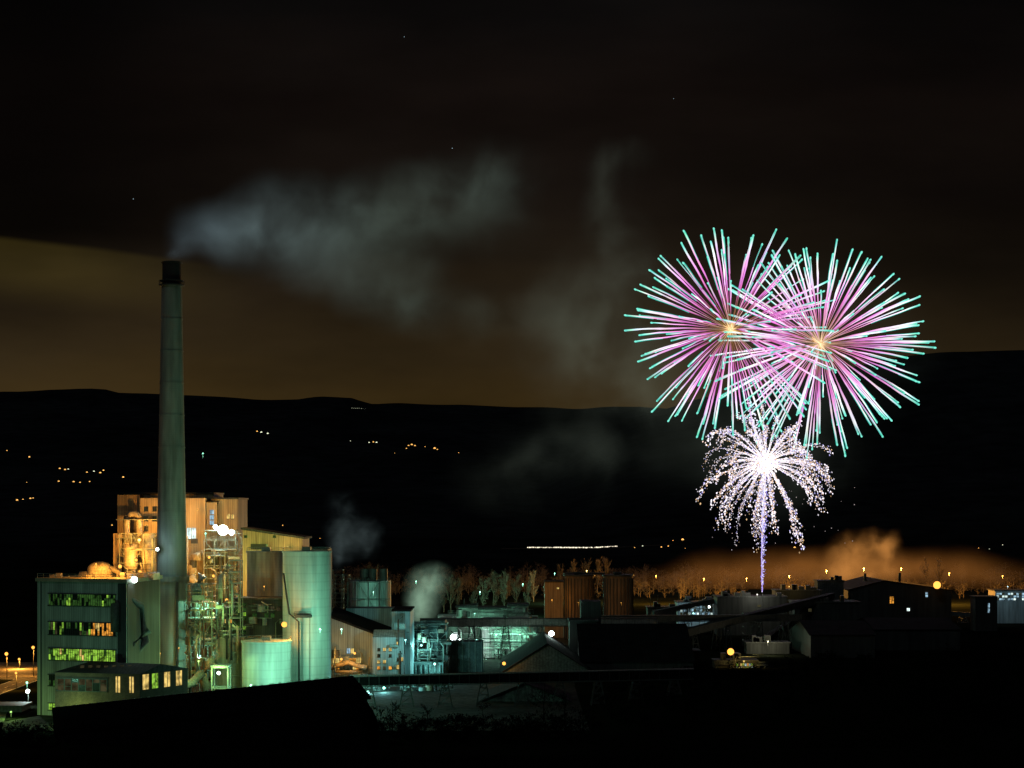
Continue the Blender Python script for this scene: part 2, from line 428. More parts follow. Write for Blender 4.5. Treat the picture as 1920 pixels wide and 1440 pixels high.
x0=X(243,548)
dk.tube([(x0,529,Z(1180,540)),(x0,529,Z(1130,540)),(x0+2,531,Z(1118,540)),(X(275,552),541,Z(1135,545)),(X(283,552),543,Z(1200,548)),(X(262,552),538,Z(1240,543))],1.5,12)
dk.tube([(X(250,540),534,0),(X(250,540),534,Z(1210,540)),(X(285,540),536,Z(1180,540))],1.1,12)
g.done()

# brick office range in front
g=G('brick_office_block',220,512)
d=510; A=(X(103,514),514); B=(X(262,508),508); C=(X(352,525),525); D=(X(190,535),535)
zt=Z(1262,510)
g.p('walls',BRICK).prism([A,B,C,D],-.5,zt)
rr=g.p('roof',ROOFG)
zr=Z(1243,520)
mA=((A[0]+D[0])/2,(A[1]+D[1])/2); mC=((B[0]+C[0])/2,(B[1]+C[1])/2)
rr.add([(A[0]-.5,A[1]-.5,zt-.1),(B[0]+.2,B[1]-.6,zt-.1),(C[0]+.6,C[1],zt-.1),(D[0],D[1]+.5,zt-.1),(mA[0]+3,mA[1],zr),(mC[0]-1,mC[1],zr)],[(0,1,5,4),(1,2,5),(2,3,4,5),(3,0,4),(3,2,1,0)])
for k in range(9):
    f=.1+k*.09; x=A[0]+(B[0]-A[0])*f+4; g.p('rooflights',W_DIM).box(x,x+.9,516,517.2,zt+.9,zt+1.5)
fr=g.p('window_frames',STEELD)
strip(A,B,1274,1296,.03,.62,7,lambda t:random.choice([W_DIM,W_DIM,GLD]),511)
for a in (.72,.88): 
    g.p('glass_y',W_YEL).wall(A,B,a,a+.05,Z(1298,510),Z(1268,510),0,.08)
    fr.wall(A,B,a+.02,a+.03,Z(1298,510),Z(1268,510),.085,.05)
for a,m in ((.06,W_YEL),(.25,W_GRN),(.5,W_YEL),(.75,W_YEL)):
    g.p('glass_'+m.name,m).wall(B,C,a,a+.12,Z(1290,514),Z(1262,514),0,.08)
    fr.wall(B,C,a+.055,a+.065,Z(1290,514),Z(1262,514),.085,.04)
g.done()

# ------------------------------------------------------------------ central silos and buildings
def silo(name,px,w,yt,d,mat,lip=True,rails=True,n=48,yb=None):
    g=G(name,px,d); r=w/2*d/F; x=X(px,d)
    z0=-.5 if yb is None else Z(yb,d)
    g.p('shell',mat).cyl(x,d,z0,Z(yt,d),r,r,n)
    if lip: g.p('roof_lip',mat).cyl(x,d,Z(yt,d),Z(yt,d)+.5,r+.25,r+.25,n)
    if rails:
        pts=[(x+r*math.cos(a),d+r*math.sin(a),Z(yt,d)+.5) for a in [2*math.pi*k/16 for k in range(17)]]
        g.p('rails',STEEL).rail(pts,1.1,.05,3)
        g.p('roof_gear',STEEL).box(x-1.5,x+1.2,d-1,d+2,Z(yt,d)+.45,Z(yt,d)+1.8)
    return g
g=silo('cement_silo',575.5,90,1036,585,SILO)
xx=X(548,585)
dk=g.p('pipe',STEELD); dk.tube([(xx-2,579,Z(1075,578)),(xx-1,577.2,Z(1110,578)),(xx,577,Z(1150,578)),(xx+3,576.5,Z(1165,578)),(xx+3.2,576.5,0)],.3,8)
dk.box(X(553,576),X(584,576),574.5,577.5,Z(1158,576),Z(1153,576))
dk.rail([(X(553,576),574.4,Z(1153,576)),(X(584,576),574.4,Z(1153,576))],1.1,.06)
for k in (0,1,2): dk.bar((X(556+k*13,576),574.6,0),(X(556+k*13,576),574.6,Z(1158,576)),.12)
g.done()
silo('cement_silo',500,74,1036,606,CONC).done()
silo('cement_silo',500,92,1204,572,SILO).done()
silo('cement_silo',428,58,1196,590,CONC).done()

g=G('silo_top_house',510,640)
d=640
w=g.p('walls',CLADY)
a=[(X(455,d),d),(X(567,d),d),(X(567,d),d+22),(X(455,d),d+22)]
w.prism(a,-.5,[Z(993,d),Z(1010,d),Z(1010,d),Z(993,d)])
g.p('roof',ROOFG).prism([(a[0][0]-.6,d-.8),(a[1][0]+.8,d-.8),(a[2][0]+.8,d+23),(a[3][0]-.6,d+23)],[Z(993,d)+.02,Z(1010,d)+.02-.15,Z(1010,d)-.13,Z(993,d)+.02],[Z(989,d),Z(1007,d),Z(1007,d),Z(989,d)])
g.p('annex',CLADD).box(X(567.2,d),X(612,d),d+4,d+20,-.5,Z(1030,d))
g.p('louvres',STEELD).box(X(470,d),X(500,d),d-.2,d-.01,Z(1030,d),Z(1020,d))
windows(g,455,520,1002,1010,d,6,1,[W_GRD,W_DIM],.5,.4)
g.done()
g=G('transfer_house',490,585)
d=590
w=g.p('walls',CLADD); w.box(X(440,d),X(536,d),d,d+10,-.5,Z(1124,d)); w.box(X(405,d),X(439.5,d),d+2,d+12,-.5,Z(1140,d))
w2=g.p('roof',ROOFG); w2.box(X(438,d),X(538,d),d-.4,d+10.4,Z(1124,d),Z(1121,d))
windows(g,443,462,1130,1190,d,3,7,[W_GRN,W_GRD,W_GRD],.25,.9)
windows(g,472,528,1135,1160,d,5,2,[W_GRD,W_DIM],.35,.6)
windows(g,412,436,1148,1170,d+2,3,2,[W_ORG,W_YEL,W_DIM],.35,.8)
st=g.p('steel',STEEL); st.frame(X(352,d),X(400,d),d-2,d+6,-.3,Z(1095,d),3,1,9,.18)
st.frame(X(436,d),X(456,d),d-6,d-1,0,Z(1050,d),1,1,12,.14)
st.stairs(X(404,d),X(424,d),d-4,0,Z(1130,d),8)
for z in (1130,1160,1200): st.box(X(350,d),X(402,d),d-2,d+6,Z(z,d),Z(z,d)+.25)
clutter(g,352,400,1100,1270,d-2,40,[STEEL,STEELD,DUCT],3,.5)
clutter(g,405,455,1060,1190,d-5,24,[STEEL,STEELD,DUCT],2,.4)
clutter(g,460,535,1128,1195,d,14,[STEEL,STEELD],1,.25)
du=g.p('ducts',DUCT)
du.tube([(X(395,d),d-6,Z(1290,d)),(X(385,d),d-6,Z(1265,d)),(X(398,d),d-6,Z(1240,d)),(X(408,d),d-6,Z(1236,d))],1.6,14)
du.tube([(X(300,d),d-24,Z(1300,566)),(X(345,d),d-18,Z(1290,572)),(X(372,d),d-12,Z(1280,578)),(X(385,d),d-8,Z(1262,582))],1.3,14)
du.tube([(X(415,d),d-2,Z(1200,d)),(X(415,d),d-2,Z(1080,d)),(X(430,d),d-1,Z(1060,d))],.9,12)
du.tube([(X(360,d),d+8,Z(1210,d)),(X(360,d),d+8,Z(1100,d)),(X(372,d),d+8,Z(1080,d))],1.6,12)
g.done()
g=G('steel_trestle',415,560)
g.p('frame',STEEL).frame(X(400,560),X(430,560),557,562,-.3,Z(1250,560),1,1,2,.25)
g.p('deck',STEEL).box(X(398,560),X(432,560),556.5,562.5,Z(1250,560)+.23,Z(1250,560)+.6)
g.done()

# ------------------------------------------------------------------ middle: packing plant
g=G('packing_plant',695,640)
d=640
w=g.p('walls',CLADB)
w.prism([(X(621,d),d),(X(735,d),d),(X(735,d),d+18),(X(621,d),d+18)],-.5,[Z(1158,d),Z(1202,d),Z(1202,d),Z(1158,d)])
w.box(X(735.3,d),X(770,d),d-2,d+22,-.5,Z(1146,d))
w.box(X(640,d),X(735,d),d+18.1,d+30,-.5,Z(1146,d))
w.prism([(X(702,d),d-8),(X(760,d),d-8),(X(760,d),d-2.1),(X(702,d),d-2.1)],-.5,[Z(1192,d),Z(1192,d),Z(1180,d),Z(1180,d)])
r=g.p('roof',ROOFD)
r.prism([(X(619,d),d-1),(X(735,d),d-1),(X(735,d),d+18),(X(619,d),d+18)],[Z(1158,d)+.02,Z(1202,d)+.02,Z(1202,d)+.02,Z(1158,d)+.02],[Z(1154,d),Z(1198,d),Z(1185,d),Z(1142,d)])
r.box(X(734.5,d),X(771,d),d-2.4,d+22.4,Z(1146,d),Z(1143,d))
windows(g,705,737,1212,1258,d-8,3,4,[W_YEL,W_ORG,W_DIM],.5,.8)
windows(g,742,758,1200,1258,d-8,2,4,[W_DIM,W_YEL],.5,.5)
windows(g,624,680,1232,1256,d,9,2,[W_ORG,W_YEL,W_ORG,W_DIM],.15,.8)
windows(g,650,664,1215,1226,d,2,1,[W_BLU,W_YEL],.15,.9)
clutter(g,624,700,1215,1290,d-1,30,[DUCT,STEEL,STEELD],4,.4)
clutter(g,735,768,1160,1290,d-9,12,[STEEL,STEELD],2,.25)
g.p('pipes',DUCT).tube([(X(622,d),d-4,Z(1250,d)),(X(655,d),d-4,Z(1240,d)),(X(672,d),d-4,Z(1246,d)),(X(690,d),d-5,Z(1250,d))],.9,12)
g.p('pipes',DUCT).tube([(X(630,d),d-3,Z(1258,d)),(X(680,d),d-3,Z(1258,d))],.5,12)
st=g.p('racks',STEEL); st.frame(X(665,d),X(740,d),d-24,d-14,-.3,Z(1268,d-20),5,1,1,.16)
st.frame(X(655,d),X(735,d),d-30,d-26,-.3,Z(1285,d-28),6,1,2,.14)
clutter(g,660,850,1272,1305,d-28,60,[STEEL,DUCT,STEELD,CLADB],4,.3)
windows(g,670,700,1262,1290,d-.0,6,2,[W_WHT,W_GRN,W_BLU],.3,.8)
g.done()

g=G('raw_meal_silo',694,800)
d=800
g.p('shell',CLADB).cyl(X(694,d),d,-.5,Z(1088,d),39*d/F,39*d/F,40)
t=g.p('roof_tanks',STEELD)
for px in (684,720,700): t.cyl(X(px,d),d-3,Z(1090,d),Z(1066,d),8*d/F,8*d/F,16)
st=g.p('steel',STEELD); st.frame(X(628,d),X(655,d),d-4,d+3,-.3,Z(1078,d),2,1,8,.2); st.rail([(X(655,d),d-9,Z(1088,d)),(X(733,d),d-9,Z(1088,d))],1.3,.08)
st.frame(X(620,d),X(640,d),d+6,d+12,-.3,Z(1070,d),1,1,8,.2)
st.frame(X(655,d),X(733,d),d-10,d-9,-.3,Z(1090,d),4,1,4,.14)
g.done()

g=G('filter_tower',800,665)
d=665
st=g.p('steel',STEEL); st.frame(X(765,d),X(838,d),d,d+12,-.3,Z(1170,d),4,2,6,.2)
for z in (1172,1200,1225): st.box(X(765,d),X(838,d),d,d+12,Z(z,d),Z(z,d)+.25)
t=g.p('vessels',surf('vessel_dark_teal',(.10,.14,.13),.5,.4,.3))
t.cyl(X(817,d),d+5,Z(1215,d),Z(1163,d),3.6,3.6,24); t.cyl(X(817,d),d+5,Z(1235,d),Z(1215,d),.8,3.6,24)
t.cyl(X(782,d),d+5,Z(1210,d),Z(1180,d),2.6,2.6,20)
t.box(X(770,d),X(832,d),d-6,d-.5,0,Z(1240,d))
clutter(g,765,838,1170,1250,d,40,[STEEL,STEELD,DUCT],2,.35)
for k in range(7):
    t.tube([(X(772+k*9,d),d-6.6,0),(X(772+k*9,d),d-6.6,Z(1244,d))],.45,8)
t.box(X(840,d),X(905,d),d+12,d+22,-.5,Z(1208,d))
for k in range(6): st.bar((X(842+k*12,d),d+11.8,0),(X(842+k*12,d),d+11.8,Z(1204,d)),.2)
st.rail([(X(765,d),d,Z(1172,d)+.3),(X(838,d),d,Z(1172,d)+.3)],1.1,.06)
g.done()

WHT=surf('silo_white_paint',(.62,.70,.65),.6,.35,.15,streak=1)
for px,w,yt,d in ((925,42,1160,745),(972,44,1160,745),(1000,30,1172,760),(880,44,1172,760),(852,30,1168,780)):
    silo('storage_silo',px,w,yt,d,WHT,rails=False,n=32).done()
g=G('loading_house',920,760)
d=772
w=g.p('walls',WHT)
w.box(X(897,d),X(950,d),d,d+14,Z(1165,d),Z(1143,d)); w.box(X(950.3,d),X(990,d),d+1,d+14,Z(1165,d),Z(1137,d)); w.box(X(855,d),X(896.7,d),d+2,d+14,Z(1160,d),Z(1140,d))
w.box(X(820,d),X(855,d),d+4,d+14,-.5,Z(1155,d)); w.box(X(845,d),X(1010,d),d+14.1,d+24,-.5,Z(1160,d))
r=g.p('roof',ROOFG)
r.box(X(896,d),X(951,d),d-.5,d+14.5,Z(1143,d),Z(1139,d)); r.box(X(951.1,d),X(992,d),d+.2,d+14.6,Z(1137,d),Z(1133,d)); r.prism([(X(853,d),d+1),(X(895.8,d),d+1),(X(895.8,d),d+14),(X(853,d),d+14)],[Z(1140,d)]*4,[Z(1138,d),Z(1134,d),Z(1134,d),Z(1138,d)])
st=g.p('steel',STEELD); st.frame(X(928,d),X(942,d),d-40,d-37,-.3,Z(1182,d-38),1,1,5,.2)
st.frame(X(845,d),X(1015,d),d-36,d-34,-.3,Z(1172,d-34),9,1,2,.16,False)
clutter(g,850,1010,1175,1240,d-36,55,[STEEL,STEELD,WHT],3,.3)
clutter(g,840,1000,1138,1155,d-2,20,[STEEL,STEELD],2,.25)
for k in range(8):
    x=X(random.uniform(860,985),d); st.bar((x,d+4,Z(1140,d)),(x,d+4,Z(random.uniform(1122,1132),d)),.15)
windows(g,848,858,1185,1200,d-12,2,2,[W_WHT],.2,1)
g.done()

for px in (1086,1159):
    g=G('clinker_silo',px,850); d=850
    w=g.p('shell',SILOB); r=27.5*d/F; w.cyl(X(px,d),d,-.5,Z(1080,d),r,r,32)
    f=g.p('ribs',STEELD)
    for k in range(14):
        a=math.pi+math.pi*k/13
        x=X(px,d)+(r+.05)*math.cos(a); y=d+(r+.05)*math.sin(a); f.box(x-.2,x+.2,y-.3,y+.3,-.3,Z(1084,d))
    g.p('roof_lip',STEELD).cyl(X(px,d),d,Z(1080,d),Z(1077,d),r+.6,r+.6,32)
    g.p('roof_gear',STEELD).box(X(px-8,d),X(px+6,d),d-2,d+2,Z(1077,d)-.02,Z(1073,d))
    g.p('top_rail',STEELD).rail([(X(px-27,d),d-3,Z(1077,d)),(X(px+27,d),d-3,Z(1077,d))],1.2,.08)
    g.done()
g=G('lift_house',1038,855); d=855
g.p('walls',CLADY).box(X(1021,d),X(1056,d),d,d+9,-.5,Z(1092,d)); g.p('roof',ROOFG).box(X(1020,d),X(1057,d),d-.4,d+9.4,Z(1092,d),Z(1089,d))
windows(g,1026,1050,1100,1106,d,3,1,[W_YEL],.5,.6)
g.p('bridge',STEELD).box(X(1057.3,d),X(1135,d),d+2,d+5,Z(1078,d),Z(1074,d)); g.done()

# conveyor galleries ------------------------------------------------
def gallery(name,a,b,h,w,mat,legs=6,leg_mat=None,roofmat=None):
    A=Vector((X(a[0],a[2]),a[2],Z(a[1],a[2]))); B=Vector((X(b[0],b[2]),b[2],Z(b[1],b[2])))
    g=G(name,0,0,world=((A.x+B.x)/2,(A.y+B.y)/2,0))
    t=(B-A); n=Vector((t.y,-t.x,0)).normalized()
    if n.y>0:n=-n
    U=Vector((0,0,h/2))
    def tub(p,off,ww,lo,hi):
        vs=[]
        for P in (A,B):
            for sgn in (-1,1):
                for z in (lo,hi): vs.append(P+n*(off+sgn*ww/2)+Vector((0,0,z)))
        p.add(vs,[(0,1,3,2),(4,6,7,5),(0,4,5,1),(2,3,7,6),(1,5,7,3),(0,2,6,4)])
    tub(g.p('gallery',mat),0,w,-h/2,h/2)
    tub(g.p('roof',roofmat or ROOFG),0,w+.5,h/2+.003,h/2+.25)
    tub(g.p('chords',leg_mat or STEELD),w/2+.12,.2,-h/2-.35,-h/2-.05)
    L=t.length; k=0
    fr=g.p('ribs',leg_mat or STEELD)
    while k<L:
        P=A+t*(k/L)+n*(w/2+.06); fr.bar(P-U,P+U,.07); k+=3.0
    lg=g.p('trestles',leg_mat or STEELD)
    for i in range(legs):
        f=(i+.5)/legs; P=A+t*f
        gz=height(P.x,P.y)-.3
        if P.z-h/2-gz<1: continue
        top=P-U
        tt=Vector((t.x,t.y,0)).normalized()
        for s2 in (-1,1):
            for s1 in (-1,1):
                ft=Vector((P.x,P.y,gz))+tt*s2*2.2+n*s1*w*.6; tp=top+tt*s2*.8+n*s1*w*.4
                lg.bar(ft,tp,.2)
        for s1 in (-1,1):
            for fz in (.15,.5,.8):
                q0=Vector((P.x,P.y,gz))
                def pt(s2,f): return (q0+tt*s2*2.2+n*s1*w*.6).lerp(top+tt*s2*.8+n*s1*w*.4,f)
                lg.bar(pt(-1,fz),pt(1,fz),.12); lg.bar(pt(-1,fz),pt(1,min(1,fz+.33)),.1)
    return g.done()
PALE=surf('gallery_cream',(.42,.42,.35),.6,.4,.3,rib=.5)
GGREY=surf('gallery_grey',(.075,.075,.07),.8,.4,.3,rib=.5)
gallery('conveyor_gallery',(788,1167,722),(1232,1166,735),2.6,3,PALE,7)
gallery('conveyor_gallery',(1120,1160,760),(1500,1158,800),2.2,3,GGREY,6)
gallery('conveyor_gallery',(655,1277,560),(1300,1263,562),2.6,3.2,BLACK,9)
gallery('conveyor_gallery',(1268,1190,760),(1560,1118,830),2.4,3,GGREY,5)
gallery('conveyor_gallery',(1420,1210,800),(1530,1135,840),2.0,3,ROOFG,3)
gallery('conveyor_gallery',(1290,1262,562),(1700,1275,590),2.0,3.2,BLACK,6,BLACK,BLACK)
gallery('conveyor_gallery',(1780,1150,960),(1930,1158,980),1.6,3,CLADD,3)
gallery('conveyor_gallery',(1225,1150,880),(1350,1124,890),1.8,3,GGREY,3)

# foreground covered store roof
g=G('clinker_store',380,470)
d=470
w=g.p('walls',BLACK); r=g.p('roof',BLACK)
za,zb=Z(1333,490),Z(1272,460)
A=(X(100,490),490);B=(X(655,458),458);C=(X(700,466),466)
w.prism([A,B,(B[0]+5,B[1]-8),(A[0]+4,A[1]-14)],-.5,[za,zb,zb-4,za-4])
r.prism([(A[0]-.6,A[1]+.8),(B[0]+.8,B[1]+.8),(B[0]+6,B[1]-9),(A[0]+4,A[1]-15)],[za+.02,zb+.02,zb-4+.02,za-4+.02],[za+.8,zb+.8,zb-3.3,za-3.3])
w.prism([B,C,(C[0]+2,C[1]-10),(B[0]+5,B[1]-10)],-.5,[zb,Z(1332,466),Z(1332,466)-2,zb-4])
led=g.p('ridge_flashing',surf('flashing_metal',(.5,.5,.4),.4,.3,1))
for k in range(34):
    f=(k+.2)/34; f2=(k+random.uniform(.45,.85))/34
    a=Vector((A[0],A[1]+.9,za+.85)).lerp(Vector((B[0],B[1]+.9,zb+.85)),f); b=Vector((A[0],A[1]+.9,za+.85)).lerp(Vector((B[0],B[1]+.9,zb+.85)),f2)
    led.tube([a,b],.11,4)
g.done()

def shed(name,px0,px1,d0,d1,ye,yr,wm,rm,axis='y',skew=0,over=.6):
    g=G(name,(px0+px1)/2,(d0+d1)/2)
    x0,x1=X(px0,d0),X(px1,d0); ze=Z(ye,d0); zr=Z(yr,d0)
    g.p('walls',wm).box(x0,x1,d0,d1,-.5,ze)
    if axis=='y':
        xm=(x0+x1)/2+skew
        g.p('gable_ends',wm).add([(x0,d0,ze),(x1,d0,ze),(xm,d0,zr),(x0,d1,ze),(x1,d1,ze),(xm,d1,zr)],[(0,1,2),(4,3,5)])
        rr=g.p('roof',rm)
        for (xa,za,xb,zb) in ((x0-over,ze-.3,xm,zr+.05),(x1+over,ze-.3,xm,zr+.05)):
            rr.add([(xa,d0-.8,za),(xb,d0-.8,zb),(xb,d1+.8,zb),(xa,d1+.8,za),(xa,d0-.8,za+.3),(xb,d0-.8,zb+.3),(xb,d1+.8,zb+.3),(xa,d1+.8,za+.3)],[(0,1,2,3),(7,6,5,4),(0,4,5,1),(1,5,6,2),(2,6,7,3),(3,7,4,0)])
    else:
        ym=(d0+d1)/2
        g.p('gable_ends',wm).add([(x0,d0,ze),(x0,d1,ze),(x0,ym,zr),(x1,d0,ze),(x1,d1,ze),(x1,ym,zr)],[(1,0,2),(3,4,5)])
        rr=g.p('roof',rm)
        for (ya,za,yb,zb) in ((d0-over,ze-.3,ym,zr+.05),(d1+over,ze-.3,ym,zr+.05)):
            rr.add([(x0-.6,ya,za),(x0-.6,yb,zb),(x1+.6,yb,zb),(x1+.6,ya,za),(x0-.6,ya,za+.3),(x0-.6,yb,zb+.3),(x1+.6,yb,zb+.3),(x1+.6,ya,za+.3)],[(0,1,2,3),(7,6,5,4),(0,4,5,1),(1,5,6,2),(2,6,7,3),(3,7,4,0)])
    return g
DG=surf('shed_grey',(.10,.11,.10),.85,.5,.2,rib=.3)
shed('storage_shed',940,1112,640,700,1262,1208,DG,ROOFD).done()
shed('storage_shed',1090,1300,655,720,1240,1182,CLADD,ROOFD,'x').done()
shed('gable_shed',862,1106,575,600,1330,1282,DG,ROOFD).done()
g=G('transfer_tower',1092,690); g.p('walls',CLADD).box(X(1068,690),X(1120,690),690,702,-.5,Z(1165,690)); g.p('roof',ROOFG).box(X(1066,690),X(1122,690),689.5,702.5,Z(1165,690),Z(1162,690))
g.p('head_house',CLADD).box(X(1092,690),X(1130,690),703,715,-.5,Z(1128,700)); windows(g,1074,1110,1175,1190,690,4,1,[W_DIM],.5,.5); g.done()
def block(name,px0,px1,yt,d,dep,mat,wins=None,gear=0):
    g=G(name,(px0+px1)/2,d); g.p('walls',mat).box(X(px0,d),X(px1,d),d,d+dep,-.5,Z(yt,d))
    g.p('roof',ROOFG).box(X(px0,d)-.5,X(px1,d)+.5,d-.5,d+dep+.5,Z(yt,d),Z(yt,d)+.5)
    for k in range(gear):
        x=random.uniform(X(px0,d)+2,X(px1,d)-3); h=random.uniform(1,2.8); g.p('roof_vents',STEELD).box(x,x+random.uniform(1,3),d+1,d+4,Z(yt,d)+.5,Z(yt,d)+.5+h)
    if wins:
        for wv in wins: windows(g,*wv)
    return g
block('workshop',1270,1345,1130,930,14,CLADB,[(1275,1342,1133,1155,930,13,3,[W_BLU,W_DIM,W_WHT,W_DIM],.35,.7)],5).done()
block('workshop',1215,1268,1140,900,12,DG,[(1220,1262,1146,1156,900,5,1,[W_DIM],.4,.5)],4).done()
block('crusher_house',1345,1475,1120,870,16,CLADD,[(1350,1470,1132,1140,870,9,1,[W_DIM],.5,.4)],7).done()
block('crusher_house',1455,1540,1108,910,14,CLADD,None,6).done()
block('screen_house',1490,1612,1130,820,16,CLADD,[(1500,1600,1138,1150,820,8,1,[W_DIM],.5,.3)],5).done()
block('lift_house',1533,1582,1090,930,10,DG,None,3).done()
g=shed('kiln_hall',1590,1784,945,1000,1106,1089,CLADD,ROOFD,'y',skew=-8)
windows(g,1735,1740,1110,1120,945,1,2,[W_BLU],.2,1); windows(g,1668,1676,1118,1132,945,1,1,[W_ORG],.1,1); windows(g,1700,1706,1140,1146,945,1,1,[W_WHT],.1,1)
windows(g,1600,1660,1120,1130,945,6,1,[W_DIM],.5,.4)
g.p('stacks',STEELD).cyl(X(1622,970),970,0,Z(1075,970),.8,.7,12); g.p('stacks',STEELD).cyl(X(1687,970),970,0,Z(1074,970),.8,.7,12)
g.done()
block('gatehouse',1829,1870,1120,900,10,CLADD,[(1852,1856,1130,1150,900,1,2,[W_BLU],.2,1)],0).done()
block('office_block',1866,1990,1108,960,14,CLADB,[(1868,1985,1111,1126,960,22,3,[W_BLU,W_WHT,W_DIM],.3,.9)],0).done()
block('works_canteen',1255,1312,1222,700,10,DG,[(1258,1308,1228,1240,700,6,1,[W_DIM],.5,.5)],2).done()
g=block('yard_store',1340,1420,1240,685,8,CLADD,[(1372,1412,1243,1256,685,10,2,[W_ORG,W_YEL,W_GRN,W_BLU],.3,.7)],3)
clutter(g,1340,1440,1225,1262,684,14,[STEEL,STEELD],2,.2); g.done()
block('yard_store',1400,1480,1206,760,8,CLADD,None,5).done()
shed('storage_shed',1520,1640,740,790,1190,1172,CLADD,ROOFD,'x').done()
shed('storage_shed',1640,1800,780,830,1180,1166,CLADD,ROOFD,'x').done()
block('left_store',-40,40,1326,545,10,DG,None,0).done()
g=G('conveyor_structure',1450,860)
for k in range(26):
    px=random.uniform(1210,1600); d=random.uniform(850,900); x=X(px,d); m=g.p('masts',STEELD)
    m.bar((x,d,0),(x,d,Z(random.uniform(1104,1122),d)),.14)
    if k%3==0: m.box(x-1.5,x+1.5,d,d+1,Z(1126,d),Z(1122,d))
g.p('lattice',STEELD).frame(X(1395,800),X(1425,800),800,806,-.3,Z(1150,800),2,1,5,.15)
g.done()

# ------------------------------------------------------------------ trees
BARK=surf('bare_twigs',(.15,.125,.09),1,.4,.3,spec=0)
BARKD=surf('dark_foliage',(.006,.008,.005),1,.4,.3,spec=0)
def tree(p,x,y,z,h,w,poplar=False,twigs=110,tw=.12,leaf=None):
    p.tube([(x,y,z-.5),(x+random.uniform(-.3,.3),y,z+h*.4),(x+random.uniform(-.5,.5),y,z+h*.92)],[h*.02,h*.011,h*.003],5)
    ends=[]
    for k in range(12):
        f=random.uniform(.05,.85); a=random.uniform(0,6.283)
        L=(w*.5)*(1-abs(f-.45)*.9)*random.uniform(.5,1.15)
        up=h*(.35 if poplar else .2)*random.uniform(.6,1.2)
        b=Vector((x,y,z+h*f*.9)); e=b+Vector((math.cos(a)*L,math.sin(a)*L,up))
        if e.z>z+h: e.z=z+h*random.uniform(.9,1)
        p.tube([b,b.lerp(e,.5)+Vector((0,0,-up*.1)),e],[h*.007,h*.004,h*.002],3,False)
        ends.append((b,e))
    for k in range(twigs):
        b,e=random.choice(ends); q=b.lerp(e,random.uniform(.2,1.05))+Vector((random.gauss(0,w*.05),random.gauss(0,w*.05),random.gauss(0,w*.04)))
        a=random.uniform(0,6.283); l=h*random.uniform(.04,.11)
        dv=Vector((math.cos(a)*.55,math.sin(a)*.55,random.uniform(.3,1.1))).normalized()*l
        sd=Vector((random.uniform(-1,1),random.uniform(-1,1),random.uniform(-.3,.3))).normalized()*tw
        o=len(p.v); p.v+=[tuple(q-sd),tuple(q+sd),tuple(q+dv)]; p.f.append((o,o+1,o+2)); p.sm.append(False)
p=Part(BARK)
for k in range(950):
    px=random.uniform(540,2060); d=random.uniform(1205,1600)
    if 1400<px<1460 and d<1330: continue
    base=random.uniform(.5,1.25)
    h=(10+7*mn.noise(Vector((px/60,0,0))))*base
    tree(p,X(px,d),d,height(X(px,d),d),h,h*random.uniform(.7,1.2),False,140,.12)
mk(p,'distant_tree_belt')
p=Part(BARK)
for px,py,d in ((845,1078,1050),(832,1090,1060),(905,1080,1040),(925,1072,1050),(945,1068,1045),(968,1078,1060),(990,1086,1050),(1000,1070,1180),(1075,1050,1300),(1100,1048,1310),(1135,1042,1320),(1120,1050,1300),(1050,1056,1320),(1736,1046,1330),(1760,1046,1330),(700,1060,1100),(888,1090,1050),(858,1086,1060)):
    h=Z(py,d); tree(p,X(px,d),d,0,h,h*.36,True,420,.16)
mk(p,'poplar_trees')
p=Part(BARKD)
for k in range(230):
    px=random.uniform(690,1950); 
    if px<1120: d=random.uniform(470,500); h=random.uniform(3,7)
    else: d=random.uniform(500,600); h=random.uniform(2.5,6.5)
    tree(p,X(px,d),d,height(X(px,d),d),h,h*1.3,False,200,.22)
for k in range(60):
    px=random.uniform(-30,110); d=random.uniform(455,490); h=random.uniform(2,4.5)
    tree(p,X(px,d),d,height(X(px,d),d),h,h*1.2,False,160,.2)
mk(p,'foreground_shrubs')
for px,d,h in ((735,500,9),(800,505,7),(1020,520,12),(1060,515,9),(905,500,8)):
    p=Part(BARKD); x=X(px,d); tree(p,x,d,height(x,d),h,h*.8,False,320,.09); mk(p,'bare_tree')

# ------------------------------------------------------------------ distant lights
vo=Part(E_VIL); vw=Part(E_VILW)
V=[(55,857,1.4,0),(112,879,1.6,0),(122,881,1.6,0),(128,880,1.2,1),(163,886,1.5,0),(176,884,1.3,1),(188,887,1.8,0),(194,882,1.3,0),(231,895,1.6,0),(110,903,1.6,0),(138,904,1.8,0),(150,905,1.3,0),(168,903,1,0),(50,905,1,0),(32,938,1.7,0),(43,937,1.3,0),(57,935,1.6,0),(62,934,1,0),(13,845,.9,0),(210,985,1.2,0),
(482,809,1.2,0),(490,811,1.6,1),(502,813,1.4,1),(692,830,1.1,1),(700,829,1.2,0),(706,830,1.4,1),(657,827,.7,1),(766,836,1.5,0),(772,834,1.6,0),(778,836,1.3,0),(762,841,1,0),(797,838,.8,0),(815,841,1.9,0),(820,843,1,0),
(1240,1026,1.2,0),(1253,1024,1,0),(1262,1014,1,0),(1280,1012,2,0),(1285,1029,1,0),(1205,1024,1,1),(1190,1027,.8,0),(1490,1027,1.8,0),(1855,1030,1,1),(1880,1022,.8,1),(1835,1028,.8,0),(860,849,.6,0),(740,850,.6,0),(600,1010,.8,0),(530,985,.8,0)]
for px,py,r,k in V:
    d=ray_ground(px,py)-4
    s=d/F; (vw if k else vo).ball(X(px,d),d,Z(py,d),r*1.25*s,6,4)
for k in range(14):
    px=660+k*3.6; d=ray_ground(px,766)-4; (vw).ball(X(px,d),d,Z(765+k*.2,d),.35*d/F,5,4)
